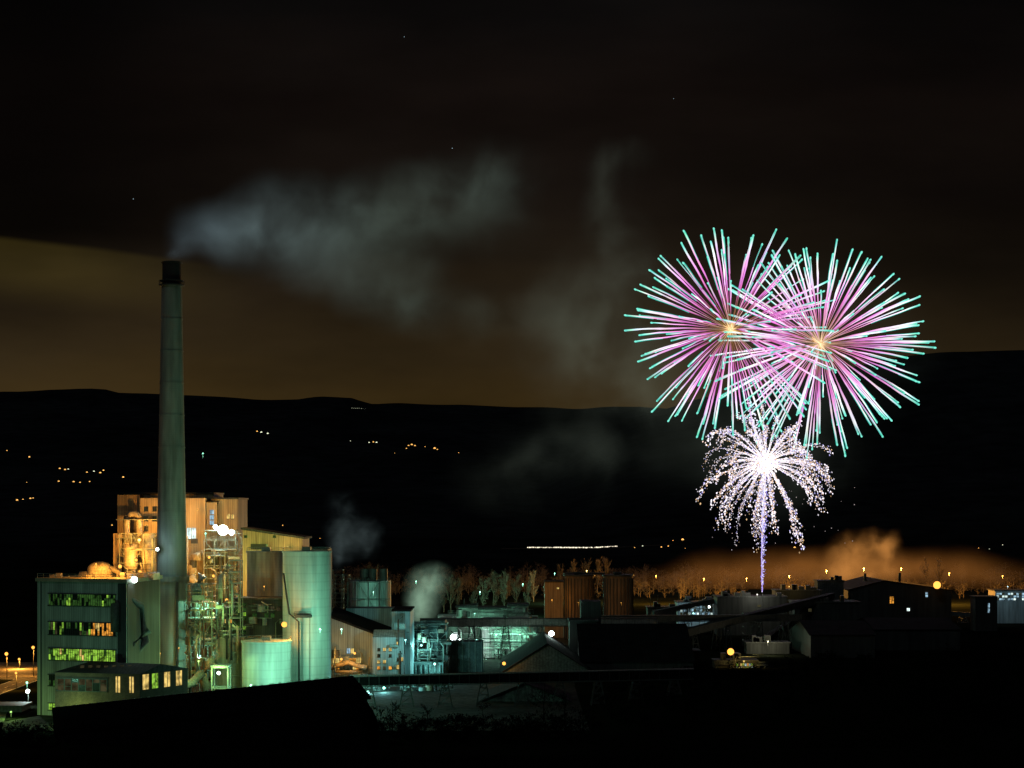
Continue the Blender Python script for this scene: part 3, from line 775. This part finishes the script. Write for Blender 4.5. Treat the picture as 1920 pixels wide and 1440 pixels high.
g=G('village_lights',0,2500,world=(0,2500,0)); g.parts['sodium_lamps']=vo; g.parts['white_lamps']=vw; g.done()
dr=ray_ground(1070,1029)
g=G('valley_road',1070,dr,world=(X(1070,dr),dr,0))
HL=emit('headlights',(1,.88,.65),1.6)
rd=g.p('carriageway',ASPH)
for k in range(40):
    x0=X(940+k*8,dr); x1=X(948+k*8,dr); z0=height(x0,dr)+.3; z1=height(x1,dr)+.3
    rd.add([(x0,dr-3.5,z0),(x1,dr-3.5,z1),(x1,dr+3.5,z1),(x0,dr+3.5,z0),(x0,dr-3.5,z0-3),(x1,dr-3.5,z1-3)],[(0,1,2,3),(4,5,1,0)])
for k in range(80):
    px=990+k*2.1+random.uniform(-.7,.7); x=X(px,dr)
    g.p('car_headlights',HL).ball(x,dr-3,height(x,dr)+1.2+random.uniform(0,.4),random.choice([.35,.6,.75,.55]),6,4)
g.done()
p=Part(emit('star_light',(.6,.85,1),.5))
for px,py,r in ((250,373,.8),(848,278,.8),(758,69,.7),(1263,185,.6)):
    d=8800; p.ball(X(px,d),d,Z(py,d),r*d/F,6,4)
mk(p,'stars')

# ------------------------------------------------------------------ plant lights
lamp(252,1087,534,W_,4000,.9,E_WHT,fwd=1.2)
lamp(418,994,643,W_,24000,1.8,E_WHT,fwd=1.8)
lamp(404,988,644,W_,4000,.8,E_WHT)
lamp(434,998,645,W_,6000,1.0,E_WHT)
lamp(295,1030,592,(.6,.9,1),2500,.5,E_WHT)
lamp(255,1050,640,O_,17000,.5,E_ORG,fwd=2)
lamp(235,1000,640,O_,8000,.3,None,fwd=2)
lamp(275,985,644,O_,8000,.3,None,fwd=2)
lamp(262,1012,642,Y_,2500,.6,E_ORG)
lamp(370,955,642,O_,9000,.3,None,fwd=2)
lamp(430,965,646,Y_,5000,.3,None,fwd=2)
lamp(180,1058,538,O_,10000,.3,None,fwd=2)
lamp(225,1062,540,O_,9000,.55,E_ORG)
lamp(400,1080,636,Y_,10000,.45,E_ORG)
lamp(425,1125,634,O_,8000,.5,E_ORG)
lamp(392,1045,638,O_,7000,.45,E_ORG)
lamp(372,1100,636,O_,6000,.3,None)
lamp(430,1060,632,GR,4000,.3,None)
lamp(400,1150,580,GR,6000,.3,None)
lamp(500,1022,630,GR,4500,.25,None,fwd=3)
lamp(540,1025,634,Y_,4000,.25,None,fwd=2)
lamp(495,1100,590,O_,2500,.25,None,fwd=1)
lamp(533,1171,572,O_,6000,.85,E_ORG,fwd=1.5)
lamp(545,1195,575,O_,1500,.25,None)
lamp(590,1300,546,M_,32000,.3,None)
lamp(600,1180,556,M_,11000,.3,None)
lamp(640,1180,565,M_,14000,.3,None)
lamp(410,1262,556,GR,8000,.5,E_WHT)
lamp(470,1285,553,M_,12000,.3,None)
lamp(372,1240,566,GR,5000,.3,None)
lamp(50,1280,500,M_,9000,.3,None)
lamp(130,1340,508,GR,5000,.3,None)
lamp(385,1130,594,M_,9000,.3,None)
lamp(375,1230,590,M_,5000,.3,None)
lamp(385,1000,575,M_,5500,.3,None)
lamp(380,850,570,M_,3000,.3,None)
lamp(300,1225,578,O_,2500,.3,None)
lamp(335,1215,580,O_,1800,.3,None)
lamp(665,1225,630,O_,4500,.4,E_ORG)
lamp(640,1236,632,O_,3500,.4,E_ORG)
lamp(720,1290,604,C_,9000,.45,E_TEAL)
lamp(690,1298,600,C_,8000,.5,E_TEAL)
lamp(760,1200,620,C_,10000,.3,None)
lamp(700,1110,780,M_,6000,.3,None)
lamp(815,1245,655,C_,9000,.45,E_TEAL)
lamp(790,1210,662,C_,5500,.4,E_TEAL)
lamp(850,1195,740,W_,14000,1.2,E_WHT)
lamp(862,1200,740,W_,4000,.6,E_WHT)
lamp(893,1202,732,W_,5000,.7,E_TEAL)
lamp(890,1150,760,M_,6000,.3,None)
lamp(930,1190,730,M_,9000,.3,None)
lamp(975,1190,730,M_,9000,.3,None)
lamp(985,1225,722,W_,3000,.35,E_TEAL)
lamp(1034,1188,690,W_,5000,1.0,E_WHT)
lamp(945,1244,637,O_,2000,.6,E_ORG)
lamp(1085,1130,832,O_,1700,.3,None)
lamp(1165,1130,832,O_,1300,.3,None)
lamp(1035,1125,842,O_,2600,.3,None)
lamp(1330,1138,918,(.6,.85,1),8000,.6,E_WHT)
lamp(1300,1150,918,(.6,.85,1),4000,.4,E_TEAL)
lamp(1370,1222,680,O_,9000,1.25,E_ORG,pole=True,name='street_lamp')
lamp(1757,1097,938,O_,16000,1.9,E_ORG)
lamp(1440,1203,752,(1,.9,.6),7000,.3,None)
lamp(1405,1258,668,O_,4500,.5,E_ORG)
lamp(1395,1240,680,Y_,3000,.3,None)
lamp(1420,1115,864,(1,.95,.8),5000,.3,None)
lamp(1480,1100,900,Y_,2500,.3,None)
lamp(1890,1100,945,(.6,.85,1),4000,.3,None)
lamp(12,1226,650,O_,18000,.6,E_ORG,pole=True,name='street_lamp')
lamp(62,1214,660,O_,16000,.55,E_ORG,pole=True,name='street_lamp')
lamp(36,1236,690,O_,26000,.45,E_ORG,pole=True,name='street_lamp')
lamp(52,1296,560,W_,6000,.6,E_WHT,pole=True,name='street_lamp')
lamp(30,1262,610,O_,9000,.4,E_ORG,pole=True,name='street_lamp')
lamp(20,1335,528,GR,3000,.3,None)
for px,py,d,col,pw in ((1230,1080,1150,O_,80000),(1320,1085,1150,O_,110000),(1400,1085,1145,O_,170000),(1480,1080,1150,O_,240000),(1550,1070,1140,O_,320000),(1620,1066,1145,O_,380000),(1690,1066,1140,O_,250000),(1780,1075,1145,O_,150000),(1880,1080,1150,O_,70000),(900,1110,990,M_,40000),(980,1095,1010,M_,30000),(1100,1070,1160,Y_,60000),(1040,1075,1150,M_,35000),(780,1090,960,M_,26000)):
    lamp(px,py,d,col,pw,.3,None,rad=2,lp=1)

# ------------------------------------------------------------------ fireworks
DF=1300; SF=DF/F
def mix(a,b,t): return tuple(a[i]+(b[i]-a[i])*t for i in range(3))
def ramp(t,st):
    for (a,ca),(b,cb) in zip(st[:-1],st[1:]):
        if t<=b: return mix(ca,cb,max(0,(t-a)/(b-a)))
    return st[-1][1]
def peony(name,px,py,R,n,white,seed):
    rnd=random.Random(seed)
    c=Vector((X(px,DF),DF,Z(py,DF))); p=Part(vcol_emit(name+'_fire',1.0)); p.col=[]
    core=[(0,(.9,.5,.12)),(.12,(.42,.19,.05)),(.28,(.34,.12,.11)),(.40,(.66,.15,.46)),(.56,(1.0,.28,.86)),(.74,(1.2,.55,1.1)),(.86,(1.2,1.0,1.25)),(.93,(.5,1.1,.95)),(1,(.06,.8,.58))]
    core2=[(0,(1,.8,.5)),(.15,(.9,.5,.4)),(.35,(.95,.34,.66)),(.5,(1.1,.5,1.0)),(.68,(1.25,.95,1.2)),(.88,(1.15,1.3,1.3)),(.95,(.45,1.05,.92)),(1,(.10,.85,.64))]
    ga=math.pi*(3-math.sqrt(5)); ph=rnd.uniform(0,6)
    for i in range(n):
        z=1-2*(i+.5)/n; r=math.sqrt(1-z*z); a=ga*i+ph
        dv=Vector((r*math.cos(a),z,r*math.sin(a)))+Vector((rnd.gauss(0,.07),rnd.gauss(0,.07),rnd.gauss(0,.07)))
        dv.normalize(); L=R*rnd.uniform(.86,1.05)
        side=Vector((rnd.gauss(0,1),rnd.gauss(0,1),rnd.gauss(0,1))); side=(side-dv*side.dot(dv)).normalized()
        st=core2 if rnd.random()<white else core
        K=18; pts=[];rs=[];cs=[]
        br=rnd.uniform(.7,1.2); fat=rnd.uniform(.65,1.2); bend=rnd.gauss(0,1.2); wob=rnd.uniform(0,6)
        def pos(t): return c+dv*L*t+side*(bend*t*t+.18*math.sin(t*16+wob))+Vector((0,0,-3.4*t*t))
        for k in range(K+1):
            t=k/K
            pts.append(pos(t))
            rs.append((.10+.44*min(1,max(0,(t-.15)/.5)))*fat*rnd.uniform(.78,1.2)); cs.append(tuple(v*br*rnd.uniform(.85,1.1) for v in ramp(t,st)))
        p.tube(pts,rs,5,True,cs)
        if rnd.random()<.7:
            off=Vector((rnd.uniform(-1,1),0,rnd.uniform(-1,1)))
            off=(off-dv*off.dot(dv)).normalized()*.62
            pts2=[];rs2=[];cs2=[]; tc0=rnd.uniform(.5,.8)
            for k in range(6):
                t=tc0+(1-tc0)*k/5; pts2.append(pos(t)+off); rs2.append(.24); cs2.append((.05,.62,.48))
            p.tube(pts2,rs2,4,True,cs2)
        e=pts[-1]; p.tube([e-dv*1.2,e,e+dv*.6],[.5,.66,.28],6,True,[(.25,1.0,.8)]*3)
    for i in range(40):
        dv=Vector((rnd.gauss(0,1),rnd.gauss(0,1),rnd.gauss(0,1))).normalized(); p.tube([c,c+dv*rnd.uniform(2,9)],[.55,.15],5,True,[(1.9,1.6,.9),(1,.5,.18)])
    return mk(p,name,c) 
peony('peony_firework',1370,618,203*SF,158,.25,3)
peony('peony_firework',1538,645,206*SF,185,.6,11)
rnd=random.Random(5)
c=Vector((X(1436,DF),DF,Z(866,DF)))
p=Part(vcol_emit('glitter_fire',1.0)); p.col=[]
def spark(q,s,col,dv=None):
    if dv is None: dv=Vector((rnd.gauss(0,1),rnd.gauss(0,1),rnd.gauss(0,1))).normalized()
    e=dv*s*1.6; a=Vector((-dv.z,0,dv.x)); 
    if a.length<.1: a=Vector((1,0,0))
    a.normalize(); b=dv.cross(a)
    o=len(p.v); vs=[q-e,q+a*s,q+b*s,q-a*s,q-b*s,q+e]
    p.v+=[tuple(v) for v in vs]; p.col+=[col]*6
    for f in ((0,2,1),(0,3,2),(0,4,3),(0,1,4),(5,1,2),(5,2,3),(5,3,4),(5,4,1)): p.f.append(tuple(i+o for i in f)); p.sm.append(False)
NT=84
for i in range(NT):
    z=1-2*(i+.5)/NT; r=math.sqrt(1-z*z); a=2.39996*i
    dv=Vector((r*math.cos(a),z,r*math.sin(a)))
    dv+=Vector((rnd.gauss(0,.2),rnd.gauss(0,.2),rnd.gauss(0,.2))); dv.normalize()
    R=rnd.uniform(38,57); life=rnd.uniform(.6,1.12)
    prev=None; thick=rnd.uniform(.6,1.35)
    for k in range(110):
        t=k/110*life
        q=c+dv*R*(1-math.exp(-2.6*t))+Vector((0,0,-24*t**2.1))+Vector((0,0,3*t))
        if prev is None: prev=q-dv
        d2=(q-prev).normalized() if (q-prev).length>1e-4 else dv
        if rnd.random()<(.95 if t<.4 else .85):
            j=.2+1.3*t
            q2=q+Vector((rnd.gauss(0,j),rnd.gauss(0,j),rnd.gauss(0,j)))
            w=rnd.random()
            col=(1.4,1.3,1.45) if w<.5 else ((1.1,.8,.7) if w<.72 else ((.6,.55,1.1) if w<.88 else (.95,.6,.3)))
            m=rnd.uniform(.4,1.4); spark(q2,rnd.uniform(.2,.48)*thick*(1 if t>.1 else 1.4),tuple(v*m for v in col),d2)
        prev=q
    K=8; pts=[];rs=[];cs=[]
    for k in range(K+1):
        t=.5*k/K; pts.append(c+dv*R*(1-math.exp(-2.6*t))+Vector((0,0,-24*t**2.1+3*t))); rs.append(.38*(1-k/K*.8)); cs.append(mix((1.7,1.55,1.6),(.35,.3,.55),k/K))
    p.tube(pts,rs,4,True,cs)
for i in range(300):
    dv=Vector((rnd.gauss(0,1),rnd.gauss(0,1),rnd.gauss(0,1))); spark(c+dv*3,rnd.uniform(.4,1.0),(1.8,1.7,1.7))
p.ball(c.x,c.y,c.z,3.6,12,8); p.col+=[(3,2.8,2.7)]*(12*9)
for i in range(80):
    t=rnd.random(); a=X(1436,DF)+(X(1405,DF)-X(1436,DF))*t
    spark(Vector((a+rnd.gauss(0,1.4),DF+rnd.gauss(0,1.5),Z(866-115*t,DF)+rnd.gauss(0,1.5))),rnd.uniform(.3,.7),(1.1,1.1,1.3))
base=Vector((X(1429,DF),DF,height(X(1429,DF),DF)+.5)); K=30; pts=[];rs=[];cs=[]
for k in range(K+1):
    t=k/K; q=base.lerp(c,t)+Vector((math.sin(t*40)*.12-1.2*math.sin(t*3.14),0,0)); pts.append(q); rs.append(.3+.35*t); cs.append(mix((.5,.3,.95),(.85,.9,1.4),t**.7))
p.tube(pts,rs,6,True,cs)
for i in range(520):
    t=rnd.random()**.7; q=base.lerp(c,t)+Vector((rnd.gauss(0,.5+1.4*t),rnd.gauss(0,1),0)); spark(q,rnd.uniform(.15,.4),rnd.choice([(.5,.5,1.2),(.35,.25,1.0),(1,.9,1.2)]),Vector((0,0,1)))
for i in range(60):
    spark(Vector((X(rnd.uniform(1325,1600),DF),DF+rnd.uniform(-30,30),Z(rnd.uniform(820,1020),DF))),rnd.uniform(.15,.3),(.6,.5,.5))
mk(p,'willow_firework',c)
def flash(name,px,py,col,pw):
    l=bpy.data.lights.new(name,'POINT'); l.color=col; l.energy=pw; l.shadow_soft_size=12
    o=bpy.data.objects.new(name,l); scene.collection.objects.link(o); o.location=(X(px,DF),DF-5,Z(py,DF))
flash('firework_glow',1370,622,(1,.75,.95),80000); flash('firework_glow',1538,645,(1,.8,.98),80000); flash('firework_glow',1436,868,(.9,.88,1),100000)

# ------------------------------------------------------------------ self-glowing smoke volumes
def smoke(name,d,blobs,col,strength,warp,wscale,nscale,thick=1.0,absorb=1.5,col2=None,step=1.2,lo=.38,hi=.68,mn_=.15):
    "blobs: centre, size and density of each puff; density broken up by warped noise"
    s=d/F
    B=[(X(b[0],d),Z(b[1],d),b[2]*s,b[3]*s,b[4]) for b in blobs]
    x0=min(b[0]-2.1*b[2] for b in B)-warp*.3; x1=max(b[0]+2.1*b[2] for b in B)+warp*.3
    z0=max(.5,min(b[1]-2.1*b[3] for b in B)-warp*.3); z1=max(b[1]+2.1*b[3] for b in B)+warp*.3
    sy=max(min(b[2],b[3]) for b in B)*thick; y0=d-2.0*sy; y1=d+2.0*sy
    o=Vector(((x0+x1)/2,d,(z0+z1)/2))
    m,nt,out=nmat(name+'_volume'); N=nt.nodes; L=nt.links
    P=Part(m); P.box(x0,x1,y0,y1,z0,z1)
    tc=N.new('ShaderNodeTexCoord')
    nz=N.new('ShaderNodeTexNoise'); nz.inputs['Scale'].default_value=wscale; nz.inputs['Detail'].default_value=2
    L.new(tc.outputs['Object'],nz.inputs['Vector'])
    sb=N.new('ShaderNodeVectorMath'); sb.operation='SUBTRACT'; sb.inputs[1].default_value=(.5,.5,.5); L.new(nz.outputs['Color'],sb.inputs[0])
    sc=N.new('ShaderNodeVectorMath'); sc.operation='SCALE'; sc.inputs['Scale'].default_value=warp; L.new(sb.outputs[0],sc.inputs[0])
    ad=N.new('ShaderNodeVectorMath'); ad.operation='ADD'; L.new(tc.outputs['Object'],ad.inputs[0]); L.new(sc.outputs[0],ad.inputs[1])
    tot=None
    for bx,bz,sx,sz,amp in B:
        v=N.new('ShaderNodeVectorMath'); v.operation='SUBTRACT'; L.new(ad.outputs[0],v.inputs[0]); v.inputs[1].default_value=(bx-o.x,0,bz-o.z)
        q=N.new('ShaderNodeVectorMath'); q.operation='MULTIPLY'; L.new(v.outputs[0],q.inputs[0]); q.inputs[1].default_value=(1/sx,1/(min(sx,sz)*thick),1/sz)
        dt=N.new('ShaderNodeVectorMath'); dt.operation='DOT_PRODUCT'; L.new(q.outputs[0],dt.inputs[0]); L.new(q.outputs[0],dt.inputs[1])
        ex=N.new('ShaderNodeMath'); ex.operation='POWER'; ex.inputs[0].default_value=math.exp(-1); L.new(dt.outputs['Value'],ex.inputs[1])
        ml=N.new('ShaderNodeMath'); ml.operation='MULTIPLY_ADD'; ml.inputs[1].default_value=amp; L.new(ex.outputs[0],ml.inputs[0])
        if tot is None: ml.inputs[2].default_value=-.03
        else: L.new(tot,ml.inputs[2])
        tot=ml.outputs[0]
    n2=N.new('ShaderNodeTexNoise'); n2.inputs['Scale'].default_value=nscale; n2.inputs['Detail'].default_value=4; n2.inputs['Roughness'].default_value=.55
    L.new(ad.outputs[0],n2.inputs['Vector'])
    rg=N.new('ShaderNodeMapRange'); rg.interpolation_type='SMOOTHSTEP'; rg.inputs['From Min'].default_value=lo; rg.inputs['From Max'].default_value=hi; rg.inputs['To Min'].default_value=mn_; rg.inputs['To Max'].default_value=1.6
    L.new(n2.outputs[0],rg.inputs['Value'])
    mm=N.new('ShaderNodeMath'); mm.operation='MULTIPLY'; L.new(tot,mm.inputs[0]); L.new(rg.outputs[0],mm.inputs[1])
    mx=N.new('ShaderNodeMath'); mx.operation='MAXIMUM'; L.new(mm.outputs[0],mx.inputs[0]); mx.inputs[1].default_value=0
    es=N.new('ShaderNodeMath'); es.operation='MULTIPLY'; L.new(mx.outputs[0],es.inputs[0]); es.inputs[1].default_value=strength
    em=N.new('ShaderNodeEmission'); em.inputs[0].default_value=(*col,1); L.new(es.outputs[0],em.inputs[1])  # smoke emits its own glow in place of lamp light caught in it
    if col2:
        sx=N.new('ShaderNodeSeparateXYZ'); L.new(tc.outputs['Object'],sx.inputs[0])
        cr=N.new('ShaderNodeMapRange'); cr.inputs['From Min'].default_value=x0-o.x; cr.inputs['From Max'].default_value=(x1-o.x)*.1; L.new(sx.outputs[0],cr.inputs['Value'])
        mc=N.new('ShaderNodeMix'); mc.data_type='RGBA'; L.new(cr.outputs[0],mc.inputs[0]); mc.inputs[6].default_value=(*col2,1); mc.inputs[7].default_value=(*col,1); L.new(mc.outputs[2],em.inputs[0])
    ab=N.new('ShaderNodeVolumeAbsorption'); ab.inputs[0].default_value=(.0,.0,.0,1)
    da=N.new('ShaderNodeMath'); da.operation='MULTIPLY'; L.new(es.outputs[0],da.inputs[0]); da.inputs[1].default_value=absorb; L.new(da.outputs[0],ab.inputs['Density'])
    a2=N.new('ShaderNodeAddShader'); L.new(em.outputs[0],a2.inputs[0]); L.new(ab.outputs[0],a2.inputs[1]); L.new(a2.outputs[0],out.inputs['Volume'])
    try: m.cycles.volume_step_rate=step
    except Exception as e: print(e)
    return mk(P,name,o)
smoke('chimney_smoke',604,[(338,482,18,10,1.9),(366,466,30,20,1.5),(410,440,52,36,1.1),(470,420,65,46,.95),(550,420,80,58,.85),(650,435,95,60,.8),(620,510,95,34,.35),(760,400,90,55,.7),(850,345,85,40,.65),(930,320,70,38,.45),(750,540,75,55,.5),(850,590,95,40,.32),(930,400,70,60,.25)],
      (.60,.84,.70),.0060,14,.040,.050,.85,col2=(.52,.76,.92),lo=.34,hi=.72,mn_=.2,step=.8)  # plume brightness is emission, standing in for light from the works
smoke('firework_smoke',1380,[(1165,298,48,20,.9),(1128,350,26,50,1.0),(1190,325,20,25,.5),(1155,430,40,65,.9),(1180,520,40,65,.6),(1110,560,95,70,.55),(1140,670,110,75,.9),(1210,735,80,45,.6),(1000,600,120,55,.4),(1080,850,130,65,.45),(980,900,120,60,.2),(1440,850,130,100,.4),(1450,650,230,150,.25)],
      (.66,.80,.62),.00130,40,.014,.022,.8,absorb=1.0)  # glow around the bursts is put in as emission
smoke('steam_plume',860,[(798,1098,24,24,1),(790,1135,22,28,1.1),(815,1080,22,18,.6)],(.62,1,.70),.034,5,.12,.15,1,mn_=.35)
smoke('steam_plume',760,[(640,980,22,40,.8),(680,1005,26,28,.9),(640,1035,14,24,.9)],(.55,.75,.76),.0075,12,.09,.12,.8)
smoke('orange_glow_smoke',1290,[(1600,1040,34,26,1),(1650,1018,26,18,1.1),(1670,1042,18,24,.9),(1600,1075,70,18,.9)],(1,.40,.09),.036,14,.05,.07,1)  # orange light put into this smoke as its own emission
smoke('ground_glow_haze',1350,[(1560,1066,180,26,.9),(1400,1076,120,20,.55),(1280,1088,120,18,.38),(1750,1070,140,24,.7),(960,1090,120,26,.08)],(1,.36,.07),.0058,20,.02,.03,2,lo=.2,hi=.8,step=1.4)  # orange glow over the ground, made as emissive haze

# ------------------------------------------------------------------ sky
w=bpy.data.worlds.new('World'); scene.world=w; w.use_nodes=True
nt=w.node_tree; nt.nodes.clear(); N=nt.nodes; L=nt.links
out=N.new('ShaderNodeOutputWorld')
sky=N.new('ShaderNodeTexSky'); sky.sky_type='NISHITA'; sky.sun_disc=False; sky.sun_elevation=math.radians(-4); sky.sun_rotation=math.radians(200)
b1=N.new('ShaderNodeBackground'); L.new(sky.outputs[0],b1.inputs[0]); b1.inputs[1].default_value=.0006
tc=N.new('ShaderNodeTexCoord'); sp=N.new('ShaderNodeSeparateXYZ'); L.new(tc.outputs['Generated'],sp.inputs[0])
def M(op,a,b=None,c=None,clamp=False):
    n=N.new('ShaderNodeMath'); n.operation=op; n.use_clamp=clamp
    for i,v in enumerate((a,b,c)):
        if v is None: continue
        if isinstance(v,(int,float)): n.inputs[i].default_value=v
        else: L.new(v,n.inputs[i])
    return n.outputs[0]
def SS(v,a,b,lo=0,hi=1):
    n=N.new('ShaderNodeMapRange'); n.interpolation_type='SMOOTHSTEP'; L.new(v,n.inputs[0]); n.inputs[1].default_value=a; n.inputs[2].default_value=b; n.inputs[3].default_value=lo; n.inputs[4].default_value=hi; return n.outputs[0]
yy=M('MAXIMUM',sp.outputs[1],.05)
az=M('DIVIDE',sp.outputs[0],yy); el=M('DIVIDE',sp.outputs[2],yy)
cmb=N.new('ShaderNodeCombineXYZ'); L.new(M('MULTIPLY',az,1.0),cmb.inputs[0]); L.new(M('MULTIPLY',el,3.0),cmb.inputs[1])
n1=N.new('ShaderNodeTexNoise'); n1.inputs['Scale'].default_value=6; n1.inputs['Detail'].default_value=4; n1.inputs['Distortion'].default_value=.3; L.new(cmb.outputs[0],n1.inputs['Vector'])
elw=M('ADD',el,M('MULTIPLY',M('SUBTRACT',n1.outputs[0],.5),.05))
cr=N.new('ShaderNodeValToRGB'); L.new(M('MULTIPLY',elw,3.0),cr.inputs[0])
E=cr.color_ramp.elements
st=[(0,(.042,.025,.007)),(.17,(.038,.023,.0070)),(.24,(.027,.0175,.0072)),(.33,(.019,.0127,.0064)),(.40,(.012,.0084,.0050)),(.52,(.0078,.0054,.0040)),(.66,(.0068,.0045,.0036)),(.8,(.0038,.0032,.0030)),(1,(.0022,.0023,.0025))]
E[0].position=0; E[0].color=(*st[0][1],1); E[1].position=1; E[1].color=(*st[-1][1],1)
for a,cc in st[1:-1]:
    e=E.new(a); e.color=(*cc,1)
nb=N.new('ShaderNodeTexNoise'); nb.inputs['Scale'].default_value=3.5; nb.inputs['Detail'].default_value=5; L.new(cmb.outputs[0],nb.inputs['Vector'])
fac=SS(nb.outputs[0],.3,.7,.6,1.25)
fac=M('MULTIPLY',fac,SS(az,.02,.28,1,.65))
lt=M('MULTIPLY',SS(az,-.26,-.1,1,0),SS(el,.13,.15,0,1))
fac=M('MULTIPLY',fac,M('SUBTRACT',1,M('MULTIPLY',lt,.7)))
e1=M('SUBTRACT',el,M('SUBTRACT',.1450,M('MULTIPLY',M('ADD',M('ADD',az,.274),M('MULTIPLY',M('POWER',M('MAXIMUM',M('ADD',az,.274),0),2),2.0)),.10)))
e1=M('ADD',e1,M('MULTIPLY',M('SUBTRACT',n1.outputs[0],.5),.006))
mask=M('MULTIPLY',SS(e1,-.003,.0012,1,0),SS(e1,-.040,-.014,0,1))
mask=M('MULTIPLY',mask,SS(az,-.28,-.13,1,0))
mask=M('MULTIPLY',mask,SS(nb.outputs[0],.3,.65,.45,1.15))
vm=N.new('ShaderNodeVectorMath'); vm.operation='SCALE'; L.new(cr.outputs[0],vm.inputs[0]); L.new(fac,vm.inputs['Scale'])
v2=N.new('ShaderNodeVectorMath'); v2.operation='SCALE'; v2.inputs[0].default_value=(.038,.027,.0050); L.new(mask,v2.inputs['Scale'])
va=N.new('ShaderNodeVectorMath'); va.operation='ADD'; L.new(vm.outputs[0],va.inputs[0]); L.new(v2.outputs[0],va.inputs[1])
b2=N.new('ShaderNodeBackground'); L.new(va.outputs[0],b2.inputs[0]); b2.inputs[1].default_value=1
ad=N.new('ShaderNodeAddShader'); L.new(b1.outputs[0],ad.inputs[0]); L.new(b2.outputs[0],ad.inputs[1]); L.new(ad.outputs[0],out.inputs[0])

sun=bpy.data.lights.new('night_fill','SUN'); sun.energy=.11; sun.angle=math.radians(.5); sun.color=(.75,.88,1)  # weak bluish fill added to lift the dark hills
so=bpy.data.objects.new('night_fill',sun); scene.collection.objects.link(so); so.rotation_euler=(math.radians(50),0,math.radians(-30))

cam=bpy.data.cameras.new('camera'); co=bpy.data.objects.new('camera',cam); scene.collection.objects.link(co)
co.location=(0,0,HC); co.rotation_euler=(math.radians(90),0,0)
cam.sensor_width=36; cam.lens=36*F/1920; cam.shift_y=(950-720)/1920; cam.clip_end=20000; cam.clip_start=1
scene.camera=co
